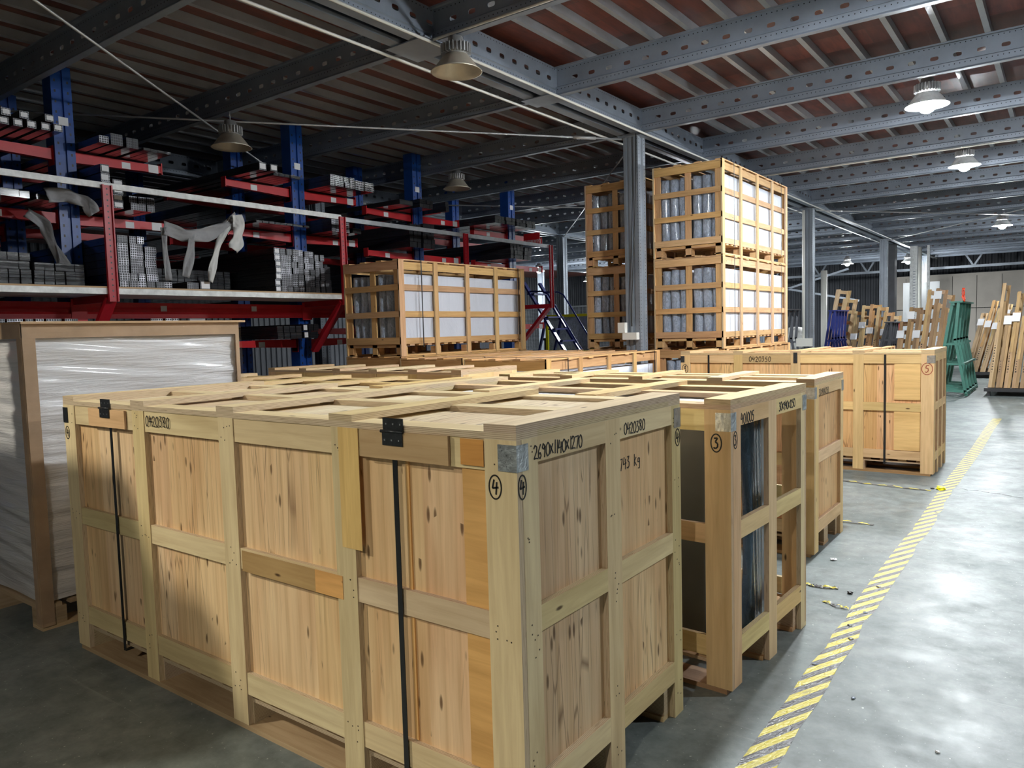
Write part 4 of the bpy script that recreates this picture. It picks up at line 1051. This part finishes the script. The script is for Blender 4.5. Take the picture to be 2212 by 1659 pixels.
for i, (a, c, z) in enumerate([(1.02, 1.10, 3.40), (1.13, 1.21, 3.40), (1.24, 1.32, 3.40), (1.35, 1.43, 3.41), (1.46, 1.54, 3.41), (1.57, 1.65, 3.42), (1.15, 1.23, 3.475), (1.29, 1.37, 3.475), (1.50, 1.58, 3.49)]):
    bundle(a, c, z, z+.068, ['small square', 'square', 'slim'][i % 3]+' profile with white end tag, ' + ['far left', 'second from left', 'third from left', 'fourth from left', 'fifth from left', 'sixth from left', 'upper row left', 'upper row middle', 'upper row right'][i] + ' on the top left arm', labels=True, x=-6.3, group=g)
bundle(1.985, 2.08, 3.40, 3.47, 'flat dark bundle just right of the first column at the top'); bundle(2.10, 2.22, 3.40, 3.51, 'tilted grid-ended profile pair on the top arm right of the first column', bright=.35); bundle(2.25, 2.38, 3.40, 3.50, 'second grid-ended profile on the top arm, right of the first column', bright=.35)
bundle(2.42, 2.72, 3.40, 3.43, 'thin loose dark strips at the end of the top right arm of the first rack', end=None)
bundle(1.985, 2.075, 2.79, 3.20, 'tall stack of film-wrapped profiles with three white tags, right of the first column', labels='first'); bundle(2.09, 2.19, 2.79, 3.07, 'shorter tagged stack beside the tall stack on the middle arm', labels=True)
bundle(2.25, 2.50, 2.79, 2.93, 'low grid-ended bundle at the right of the middle arm', bright=.5); bundle(1.0, 1.36, 2.79, 2.86, 'low crumpled bundle on the middle left arm', end=None); bundle(1.40, 1.70, 2.79, 2.84, 'thin bundle with film scraps on the middle left arm', end=None)
bundle(3.70, 3.80, 3.39, 3.48, 'tagged dark bar, left one of the upper pair on the second rack', labels=True, x=-6.25); bundle(3.82, 3.92, 3.39, 3.47, 'tagged dark bar, right one on the second rack top arm', labels=True, x=-6.2)
bundle(3.96, 4.35, 3.38, 3.42, 'thin loose strips on the top left arm of the second rack', end=None)
bundle(4.80, 5.02, 3.38, 3.52, 'bright-ended profile bundle, left one of three on the top right arm', bright=1.6); bundle(5.04, 5.20, 3.38, 3.52, 'bright-ended profile bundle, middle one of three on the top right arm', bright=1.6); bundle(5.22, 5.54, 3.38, 3.50, 'bright-ended profile bundle, right one of three on the top right arm', bright=1.6)
bundle(4.80, 4.94, 2.81, 2.98, 'film-wrapped grid bundle on the middle arm of the second rack', bright=.7); bundle(4.97, 5.10, 2.81, 2.99, 'shiny wrapped bundle next to it under the white rail', bright=.9); bundle(5.14, 5.30, 2.81, 2.88, 'low dark bundle at the end of the middle right arm of the second rack', end=None)
bundle(3.70, 4.45, 2.81, 2.84, 'flat wrapped sheets on the middle left arm of the second rack', end=None)
# on the platform
z0 = 2.0
bundle(1.985, 2.09, z0+.07, z0+.50, 'grid-ended stack behind the red guard post, left column', bright=.55, x=-6.12); bundle(2.10, 2.24, z0+.07, z0+.50, 'grid-ended stack behind the red guard post, middle column', bright=.65, x=-6.12)
bundle(2.25, 2.37, z0+.07, z0+.41, 'grid-ended stack behind the red guard post, right column, lower', bright=.65, x=-6.12)
bundle(1.985, 2.5, z0, z0+.068, 'bottom row of grid-ended profiles on the platform edge', bright=.6, x=-6.10)
bundle(2.66, 2.80, z0, z0+.075, 'small grid-ended bundle on the platform beneath the draped foam', bright=.5, L=.7, x=-6.10); bundle(2.81, 2.93, z0, z0+.10, 'small tagged bundle beside it on the platform', labels=True, L=.7, x=-6.10)
bundle(3.72, 3.80, z0, z0+.50, 'left column of the big stack, white tags on each bundle end', labels=True, x=-6.08)
for i, (a, c, hh) in enumerate([(3.81, 3.97, .50), (3.98, 4.14, .50), (4.15, 4.30, .49), (4.31, 4.44, .46)]):
    bundle(a, c, z0, z0+hh, 'dark grid-ended column of the big profile stack, ' + ['next to the tagged column', 'second from the tagged column', 'third from the tagged column', 'last and a little lower'][i], bright=.55, x=-6.1)
bundle(4.465, 4.56, z0+.0, z0+.33, 'narrow profile stack between the big stack and the guard post', bright=.3, x=-6.12)
bundle(.75, 1.30, z0, z0+.30, 'dark sheet stack at the left end of the platform', end=None, x=-6.3); bundle(1.32, 1.76, z0, z0+.22, 'dark bars leaning back at the left end of the platform', end=None, x=-6.3)
bundle(2.52, 3.68, z0+.0, z0+.28, 'dark bars filling the platform behind the hanging foam', end=None, x=-6.9, L=4.7)
# under the platform
for i, (a, c) in enumerate([(1.0, 1.09), (1.10, 1.24), (1.26, 1.40), (1.42, 1.56), (1.58, 1.71), (2.40, 2.54), (2.56, 2.70)]):
    bundle(a, c, 1.648, 1.715, 'grid-ended profile below the platform, ' + ['far left', 'second from left', 'third from left', 'fourth from left', 'next to the blue column', 'left one of the pair', 'right one of the pair'][i], x=-6.38, L=5, bright=.8)
bundle(3.95, 4.30, 1.46, 1.62, 'black wrapped round bundle under the platform, left', end=None, x=-6.4); bundle(4.32, 4.56, 1.46, 1.64, 'black wrapped bundle under the platform with a white tag', bright=.2, x=-6.4, labels='first')
bundle(3.9, 4.56, .75, .95, 'pale-ended bars low under the platform, right of the wrapped pallet', bright=.6, x=-6.4)
# third and fourth racks
bundle(6.02, 6.30, 3.29, 3.36, 'dark bars on the top left arm of the third rack', end=None); bundle(6.42, 6.72, 3.29, 3.41, 'dark profile bundle left of the third column', bright=.25); bundle(6.99, 7.07, 3.29, 3.44, 'wrapped profile pair on the top right arm of the third rack', bright=.35)
bundle(6.20, 6.44, 2.71, 3.04, 'dark wrapped stack on the middle arm of the third rack, left', bright=.25); bundle(6.47, 6.72, 2.71, 3.06, 'dark wrapped stack on the middle arm of the third rack, right', bright=.3)
for i in range(4): bundle(8.0+i*.29, 8.26+i*.29, 3.21, 3.33, 'long dark bars on the fourth rack top arm, ' + ['left', 'second', 'third', 'right'][i], end=None, x=-6.2)
bundle(8.40, 8.75, 2.67, 2.95, 'glossy black bundle on the fourth rack middle arm, left', end=None, x=-6.2); bundle(8.78, 8.99, 2.67, 2.88, 'glossy black bundle on the fourth rack middle arm, right', bright=.2, x=-6.2)
bundle(6.2, 6.76, 1.98, 2.50, 'dark bars behind the raised slatted crate, left of the third column', end=None, x=-6.5)
bundle(7.36, 8.3, 1.98, 2.45, 'dark bars behind the raised slatted crate, right of the third column', end=None, x=-6.5)
# hanging foam scraps
def drape(lab, path, w_, seed, mat='greyfoam', sag=.05, x0=-6.05):
    """path: list of (y, z) the strip follows, hanging in front of the racks; wrinkled sheet with thickness"""
    rnd = random.Random(seed); bm = bmesh.new(); P = []
    for (a, c), (d, e) in zip(path[:-1], path[1:]):
        for i in range(7): P.append((a+(d-a)*i/7, c+(e-c)*i/7))
    P.append(path[-1]); rows = []
    for i, (y, z) in enumerate(P):
        j = min(i+1, len(P)-1); k = max(i-1, 0); dy, dz = P[j][0]-P[k][0], P[j][1]-P[k][1]; L = math.hypot(dy, dz) or 1; nx, nz = -dz/L, dy/L
        ww = w_*(1+.15*math.sin(i*.45+seed))
        rows.append([bm.verts.new((x0+.022*math.sin(i*.5+u*4+seed)+.012*math.sin(u*11+i*.6), y+nx*ww*(u-.5), z+nz*ww*(u-.5))) for u in [q/6 for q in range(7)]])
    for a, c in zip(rows[:-1], rows[1:]):
        for q in range(6): f = bm.faces.new((a[q], a[q+1], c[q+1], c[q])); f.smooth = True
    me = bpy.data.meshes.new('foam_scrap'); bm.to_mesh(me); bm.free(); me.materials.append(M[mat]); o = bpy.data.objects.new('foam_scrap', me); C.objects.link(o)
    md = o.modifiers.new('sheet', 'SOLIDIFY'); md.thickness = .006
    return tag(o, lab, 'foam scrap')
drape('long grey foam strip sagging along the second level of the racks', [(2.42, 2.60), (2.62, 2.54), (2.85, 2.56), (3.10, 2.66), (3.26, 2.78)], .13, 1)
drape('pale foam scrap hanging folded beside the red middle arm', [(3.20, 2.80), (3.22, 2.66), (3.19, 2.52), (3.14, 2.42)], .13, 2, 'palefoam', x0=-5.98)
drape('grey strip of foam hanging diagonally down to the platform', [(3.18, 2.76), (3.02, 2.50), (2.93, 2.26), (2.90, 2.08)], .07, 3, 'palefoam')
drape('narrow grey strip of foam hanging left of the others', [(2.42, 2.60), (2.42, 2.34), (2.44, 2.08)], .06, 4)
drape('wider grey strip of foam hanging in the middle', [(2.72, 2.56), (2.68, 2.34), (2.62, 2.12)], .09, 5)
drape('dark grey strip hanging over the first blue column', [(1.45, 2.72), (1.60, 2.62), (1.66, 2.42), (1.80, 2.15)], .10, 6, x0=-6.7)
drape('crumpled foam lying on the middle left arm end', [(1.45, 2.82), (1.62, 2.84), (1.78, 2.80), (1.86, 2.70)], .12, 7, x0=-6.25)
# ================================================================ FLOOR MARKINGS AND LITTER
b = MB(); n = 62; y0, y1 = -.6, 11.45
def tx(y): return .353+.006*math.sin(y*1.7)
pl = []; rnd = random.Random(4)
for i in range(n+1):
    y = y0+(y1-y0)*i/n; ta = rnd.choice([0, 0, 0, .006, .014]) if .8 < y < 7 else 0; tb = rnd.choice([0, 0, 0, .008, .02]) if .8 < y < 7 else 0
    pl.append((tx(y)-.057+ta, tx(y)+.057-tb, y))
for (a, c, y), (d, e, yy) in zip(pl[:-1], pl[1:]):
    b.face([(a, y, .0012), (c, y, .0012), (e, yy, .0012), (d, yy, .0012)], uvs=[(-y*.88+a, a), (-y*.88+c, c), (-yy*.88+e, e), (-yy*.88+d, d)])
o = b.build('floor_tape', 'tape'); tag(o, 'worn yellow and grey striped hazard tape along the aisle floor', 'floor tape')
def ribbon(pts, w_, lab, seed, name='tape_scrap', mat='tape', cat='tape scrap'):
    rnd = random.Random(seed); b = MB(); L = 0; P = [Vector(p) for p in pts]; Q = []
    for p, q in zip(P[:-1], P[1:]):
        for i in range(6): Q.append(p.lerp(q, i/6)+Vector((0, rnd.uniform(-.008, .008), rnd.uniform(.002, .014))))
    Q.append(P[-1]+Vector((0, 0, .004)))
    for p, q in zip(Q[:-1], Q[1:]):
        t = (q-p).normalized(); sd = Vector((-t.y, t.x, 0))*w_/2*rnd.uniform(.6, 1); d = (q-p).length
        b.face([p-sd, p+sd, q+sd+Vector((0, 0, .003)), q-sd], uvs=[(L, 0), (L, w_), (L+d, w_), (L+d, 0)]); L += d
    return tag(b.build(name, mat, solid=.001), lab, cat)
ribbon([(-.55, 5.80, 0), (-.2, 5.74, 0), (.24, 5.70, 0)], .035, 'thin torn strip of striped tape across the floor before crate 5', 1)
ribbon([(.42, 5.90, 0), (.9, 5.75, 0)], .008, 'dark thin strip of tape running right of the yellow clump', 2, mat='strap')
ribbon([(0.0, 2.74, 0), (.08, 2.72, 0), (.17, 2.76, 0)], .035, 'torn striped tape scrap by the corner of the open crate', 3)
ribbon([(.15, 2.52, 0), (.22, 2.47, 0), (.29, 2.46, 0)], .022, 'curled striped tape scrap touching the long tape line', 4)
ribbon([(-.15, 4.26, 0), (.06, 4.27, 0)], .03, 'short striped tape scrap beyond crate 2', 5)
def crumple(x, y, r, lab, mat, seed, cat='scrap', flat=.5):
    bm = bmesh.new(); bmesh.ops.create_icosphere(bm, subdivisions=2, radius=r); rnd = random.Random(seed)
    for v in bm.verts: v.co *= rnd.uniform(.55, 1.15); v.co.z = max(0, v.co.z*flat+r*.25)
    me = bpy.data.meshes.new('crumpled_scrap'); bm.to_mesh(me); bm.free(); me.materials.append(M[mat]); o = bpy.data.objects.new('crumpled_scrap', me); C.objects.link(o); o.location = (x, y, .001)
    o.rotation_euler = (0, 0, seed); return tag(o, lab, cat)
crumple(.30, 5.80, .045, 'bright yellow crumpled tape clump on the tape line', 'yellow', 1, 'tape scrap'); crumple(.24, 5.80, .018, 'black knot beside the yellow clump', 'rubber', 9)
crumple(.24, 2.71, .018, 'small dark and white litter beside the tape', 'rubber', 2); crumple(.02, 3.28, .02, 'small white twisted scrap on the floor by crate 2', 'paper', 3)
crumple(.52, 1.49, .010, 'tiny clear scrap right of the tape', 'bubble', 4); crumple(.84, 1.25, .008, 'tiny white plastic curl at the lower right', 'paper', 5)
for i, (yy, dx) in enumerate([(2.46, .02), (2.25, -.01), (2.08, .03), (1.72, -.04), (2.9, .0), (4.9, .02)]):
    crumple(tx(yy)+dx, yy, .013, 'wrinkled torn patch in the tape, number %s from the near end' % ['four', 'three', 'two', 'one', 'five', 'six'][i], ['bubble', 'strap', 'strap', 'bubble', 'strap', 'bubble'][i], 20+i, 'tape scrap', .12)

# ================================================================ BLUE ROLLING LADDER, YELLOW FRAME
t = thing('rolling_ladder', 'dark blue steel ladder leaning behind the low slatted crates', 'ladder', (-6.31, 11.25, 0))
top = Vector((-1.68, 0, 2.48)); bt = Vector((.0, 0, .02)); up_ = Vector((.5, 0, .28))
for yy in (0, .58):
    b = MB(); b.bar(bt+Vector((0, yy, 0)), top+Vector((0, yy, 0)), .04, .10, (0, 1, 0)); b.build('stringer', 'navy', t)
    b = MB(); A0 = top+Vector((.13, yy, -.19)); hv = Vector((.42, 0, -.02)); b.tube([A0, A0+hv*.8, A0+hv+Vector((.05, 0, -.06)), A0+hv+(bt-top)*.45, bt+Vector((.42, yy, .12)), bt+Vector((.12, yy, .1))], .017, 8); b.build('handrail', 'navy', t)
for i in range(9):
    k = .1+i*.1; p = bt.lerp(top, k); b = MB(); b.box(p.x-.09, p.x+.09, 0, .58, p.z-.015, p.z+.015, tint=(1, 1, 1)); b.build('tread', 'navy', t)
for yy in (0, .58):
    b = MB(); b.bar((-1.15, yy, 1.7), (-1.6, yy, .05), .04, .05, (0, 1, 0)); b.build('rear_leg', 'navy', t)
t = thing('framed_glass_cart', 'glass panel in a bright yellow frame behind the blue ladder', 'glass cart', (-8.13, 12.3, 0))
b = MB()
for a in [((0, 0, .02), (0, 0, 1.80)), ((1.12, 0, .02), (1.12, 0, 1.80)), ((-.03, 0, 1.78), (1.15, 0, 1.78)), ((-.03, 0, 1.0), (1.15, 0, 1.0)), ((0, 0, .05), (1.12, 0, .05))]: b.bar(a[0], a[1], .055, .055)
b.build('frame', 'yellow', t)
b = MB(); b.box(.02, 1.10, .01, .02, 1.02, 1.76, tint=(1, 1, 1)); b.build('pane', 'bubble', t)
b = MB(); b.box(.50, .55, .03, .06, 1.02, 1.76, tint=(1, 1, 1)); b.box(0.1, 1.1, .03, .06, 1.12, 1.18, tint=(1, 1, 1)); b.build('backing_rail', 'frame2', t)
t = thing('plastic_crate', 'black plastic bin stack right of the raised slatted crate', 'bin', (-8.9, 13.3, 0))
for k in range(2): b = MB(); b.box(0, .42, 0, .4, k*.65, k*.65+.62, tint=(1, 1, 1)); b.box(-.02, .44, -.02, .42, k*.65+.58, k*.65+.64, tint=(1, 1, 1)); b.build('bin', 'rubber', t)
b = MB(); b.bm.free(); b = MB(); P_ = [(-8.35, 13.29, 1.50), (-8.29, 13.29, 1.56), (-8.23, 13.29, 1.50), (-8.29, 13.29, 1.44)]
# light mesh partition far behind
t = thing('mesh_partition', 'grey wire mesh partition behind the yellow frame', 'partition', (-15.3, 21.0, 0))
b = MB()
for i in range(5): b.box(i*1.5, i*1.5+.05, 0, .05, 0, 2.3, tint=(1, 1, 1))
b.box(0, 6.05, 0, .05, 2.25, 2.3, tint=(1, 1, 1)); b.box(0, 6.05, 0, .05, .1, .15, tint=(1, 1, 1)); b.build('frame', 'greyrail', t)
b = MB()
for i in range(121): b.box(i*.05, i*.05+.005, .02, .025, .1, 2.25, tint=(1, 1, 1))
for i in range(42): b.box(0, 6, .02, .025, .12+i*.05, .125+i*.05, tint=(1, 1, 1))
b.build('wire_mesh', 'greyrail', t)

# ================================================================ FAR GLASS RACKS AND STILLAGES
def stillage(label, x, y, H=2.1, D=1.5, lean=.22, w_=.10, tone=(1, 1, 1), group=None, tagz=None, seed=0):
    """tall wooden glass frame standing on edge and leaning to the right; near edge shows two overlapping boards"""
    rnd = random.Random(seed+int(x*100)); t = thing('wooden_stillage', label, 'wooden stillage', (x, y, 0), group=group)
    sh = Matrix(((1, 0, lean/2.1, 0), (0, 1, 0, 0), (0, 0, 1, 0), (0, 0, 0, 1)))
    def bd(nm, *a, **k):
        q = rnd.uniform(.78, 1.08); b = MB(); b.M = sh; b.box(*a, tint=(tone[0]*q, tone[1]*q, tone[2]*q*rnd.uniform(.9, 1)), **k); b.build(nm, ['stillage', 'edge'], t)
    mz = H*rnd.uniform(.45, .6); q = rnd.uniform(.8, 1.08)
    b = MB(); b.M = sh; b.box(0, w_*.55, 0, .04, .16, mz, tint=(tone[0]*q, tone[1]*q, tone[2]*q), grain=2)
    for i in range(int(rnd.uniform(8, 16))):
        zz_ = .45+i*.05
        if zz_ < mz-.05: b.box(w_*.15, w_*.15+rnd.uniform(.010, .026), -.002, .001, zz_, zz_+rnd.uniform(.010, .026), tint=(1, 1, 1), mat=2)
    b.build('post', ['stillage', 'edge', 'ink'], t); bd('post', .01, w_*.6, -.006, .034, mz-.1, H, grain=2); bd('post', w_*.5, w_, .01, .05, .16, H*rnd.uniform(.75, .95), grain=2)
    bd('post', 0, w_*.55, D-.04, D, .16, H, grain=2)
    for i in range(7): zz_ = .2+i*(H-.3)/6; bd('slat', 0, .018, .04, D-.04, zz_, zz_+.09, grain=1)
    if tagz:
        b = MB(); b.M = sh; b.box(-.02, w_+.0, -.03, -.005, tagz, tagz+.16, tint=(1, 1, 1)); b.build('paper_tag', 'paper', t)
    return t
def dolly(x0, x1, y0, y1, lab):
    t = thing('steel_dolly', lab, 'dolly', (x0, y0, 0))
    b = MB(); b.box(0, x1-x0, 0, y1-y0, .09, .155, tint=(1, 1, 1)); b.build('deck', 'rubber', t)
    for xx in (.05, x1-x0-.1):
        for yy in (.05, y1-y0-.1): b = MB(); b.box(xx, xx+.05, yy, yy+.08, 0, .09, tint=(1, 1, 1)); b.build('wheel', 'rubber', t)
    return t
dolly(-.10, 1.2, 15.1, 16.9, 'black low dolly under the leaning stillages at the right edge')
for i, (H_, tz) in enumerate([(2.12, None), (1.55, 1.35), (1.95, 1.4), (1.5, None), (2.15, None), (1.9, 1.6), (1.5, 1.3), (2.0, None)]):
    stillage('weathered wooden stillage on the right dolly, ' + ['leftmost', 'second from left', 'third from left', 'fourth from left', 'fifth from left', 'sixth from left', 'seventh from left', 'rightmost'][i], -.06+i*.125, 15.2, H_, 1.5, .22, .105, (1.0, .96, .92), 'stillages on the right dolly', tz, i)
dolly(-1.95, -1.0, 16.2, 18.0, 'dolly under the stillages left of the green rack')
for i, (H_, tz) in enumerate([(1.45, 1.1), (1.75, 1.5), (1.7, 1.1), (2.1, None), (2.12, 1.9), (2.0, None)]):
    stillage('weathered wooden stillage left of the green rack, ' + ['leftmost', 'second', 'third', 'fourth', 'fifth', 'nearest the rack'][i], -1.90+i*.15, 16.25, H_, 1.4, .24, .12, (.98, .92, .88), 'stillages left of the green rack', tz, i+10)
dolly(-.95, -.0, 20.0, 21.8, 'dark red dolly under the pale stillages between the green rack and the right dolly')
for i, (H_, tz) in enumerate([(1.6, 1.3), (1.9, 1.25), (1.7, 1.2), (1.8, 1.5), (1.6, 1.2)]):
    stillage('paler wooden stillage seen between green rack and right dolly, ' + ORD[i] + ' from left', -.92+i*.16, 20.0, H_, 1.3, .48, .11, (1.25, 1.15, 1.05), 'pale stillages in the gap', tz, i+20)
for i, H_ in enumerate([2.35, 2.1]):
    stillage(['tall pale wooden stillage left of the dark blue rack', 'shorter wooden stillage against the dark blue rack'][i], -4.30+i*.22, 20.0, H_, 1.3, .36, .20, (1.25, 1.05, .95), None, 1.25 if i else None, i+30)
dolly(-4.35, -2.4, 20.0, 21.5, 'dark dolly under the left group of stillages')
for i, (H_, tz) in enumerate([(1.75, 1.0), (1.90, 1.3), (1.92, 1.15), (1.85, None), (1.7, 1.1), (1.6, 1.05)]):
    stillage('wooden stillage between the two dark blue racks, ' + ORD[i] + ' from left', -3.62+i*.175, 20.0+(0 if i < 2 else .1), H_, 1.2, .22, .14, (1.1, 1.0, .92), 'stillages between the dark blue racks', tz, i+40)
def aframe(label, x, y, mat, H=1.78, n=5, dy=.5, wb=.52, name='glass_rack'):
    t = thing(name, label, 'glass rack', (x, y, 0))
    for k in range(n):
        yy = k*dy; b = MB(); tp = wb*.62
        b.bar((0.02, yy, .10), (tp-.05, yy, H), .05, .05, (0, 1, 0)); b.bar((wb, yy, .02), (tp+.0, yy, H*.62), .05, .05, (0, 1, 0)); b.bar((tp, yy, H*.6), (tp+.05, yy, H), .05, .05, (0, 1, 0))
        b.bar((.04, yy, .13), (wb, yy, .10), .05, .05, (0, 1, 0)); b.bar((.10, yy, .62), (wb-.06, yy, .62), .04, .04, (0, 1, 0)); b.bar((.18, yy, 1.0), (wb-.12, yy, 1.0), .04, .04, (0, 1, 0))
        b.build('a_frame', mat, t)
    for xx, z in ((.04, .10), (wb, .08), (tp-.03, H-.03), (wb-.05, .62)): b = MB(); b.bar((xx, -.05, z), (xx, (n-1)*dy+.05, z), .04, .04); b.build('long_rail', mat, t)
    b = MB(); b.box(tp-.10, tp+.12, -.04, (n-1)*dy, H, H+.03, tint=(1, 1, 1)); b.build('top_plate', mat, t)
    return t
aframe('green steel A-frame glass rack standing on the far floor', -.88, 14.85, 'green')
aframe('dark blue steel glass rack left, beside the tall pale stillage', -3.95, 18.6, 'navy', 1.75, 5, .3, .5)
aframe('very dark blue glass rack right, under the white column', -2.75, 18.7, 'darkgrey', 1.42, 5, .28, .62)
aframe('dark steel glass rack behind the second pillar, mostly in shade', -4.75, 17.0, 'darkgrey', 1.8, 4, .4, .5)
drape('orange rag draped over the top of the green rack', [(15.0, 2.05), (15.05, 1.92), (15.0, 1.80)], .08, 12, 'orange', x0=-.45).name = 'rag'
b = MB(); b.box(-2.12, -2.08, 18.5, 18.53, 0, 1.4, tint=(1, 1, 1)); tag(b.build('red_pole', 'red'), 'thin red post by the right dark rack', 'post')
# bright white clad columns at the far end
t = thing('cable_column', 'bright white perforated column near the far lamp', 'column', (-3.10, 26.4, 0))
b = MB(); b.box(0, .22, 0, .2, 0, 3.9, tint=(1, 1, 1)); b.build('column', 'whitepaint', t)
b = MB(); b.box(.5, .58, 0, .08, 0, 3.9, tint=(1, 1, 1)); b.build('side_tube', 'whitepaint', t)
b = MB()
for i in range(26): b.box(.10, .17, -.004, .0, .8+i*.09, .835+i*.09, tint=(1, 1, 1))
b.build('slots', 'greyrail', t)
b = MB(); b.box(-3.45, -2.35, 27.4, 27.45, 0.0, 2.75, tint=(1, 1, 1)); tag(b.build('white_panel', 'whitesheet'), 'white upright panels behind the bright column at the far end', 'panel')
t = thing('covered_machine', 'pale rounded covered machine in the shade behind the second pillar', 'machine', (-6.75, 24.0, 0))
b = MB(); b.rings([[(.9*math.cos(a)*.5*k+.5, .2, .95+.45*k*math.sin(a)) for a in [2*PI*i/16 for i in range(16)]] if False else [(.5+.45*k*math.cos(a), yy, .95+.40*k*math.sin(a)) for a in [2*PI*i/16 for i in range(16)]] for k, yy in ((.8, 0), (1, .15), (1, .8), (.8, .95))]); b.build('cover', 'palefoam', t)
b = MB(); b.box(0, 1, .05, .9, 0, .6, tint=(1, 1, 1)); b.build('body', 'greyfoam', t)
# slatted low crates right behind crate 5
slat_crate('low slatted crate whose top shows just behind crate 5, right', -1.75, 8.6, 0, .95, 1.6, 1.12, (1.05, .98, .95), None, 2, ())
# unseen stock placed left of the camera, sized to shade the lower left
def stock_box(x, y, w_, d, h, lab):
    t = thing('unseen_carton_pallet', lab, 'pallet', (x, y, 0))
    b = MB(); b.box(0, w_, 0, d, 0, .12); b.build('pallet_base', ['skid', 'edge'], t)
    b = MB(); b.box(.02, w_-.02, .02, d-.02, .12, h, tint=(1, 1, 1)); b.build('cartons', 'profside', t)  # wrap kept dark to cut light bounced onto the left ceiling
    return t
stock_box(-4.5, -1.80, 1.60, .4, 2.16, 'unseen tall pallet of cartons in black film, placed left of the camera for its shade')
stock_box(-2.89, -1.80, .31, .4, 1.90, 'unseen narrow stack of black wrapped cartons, placed left of the camera for its shade')
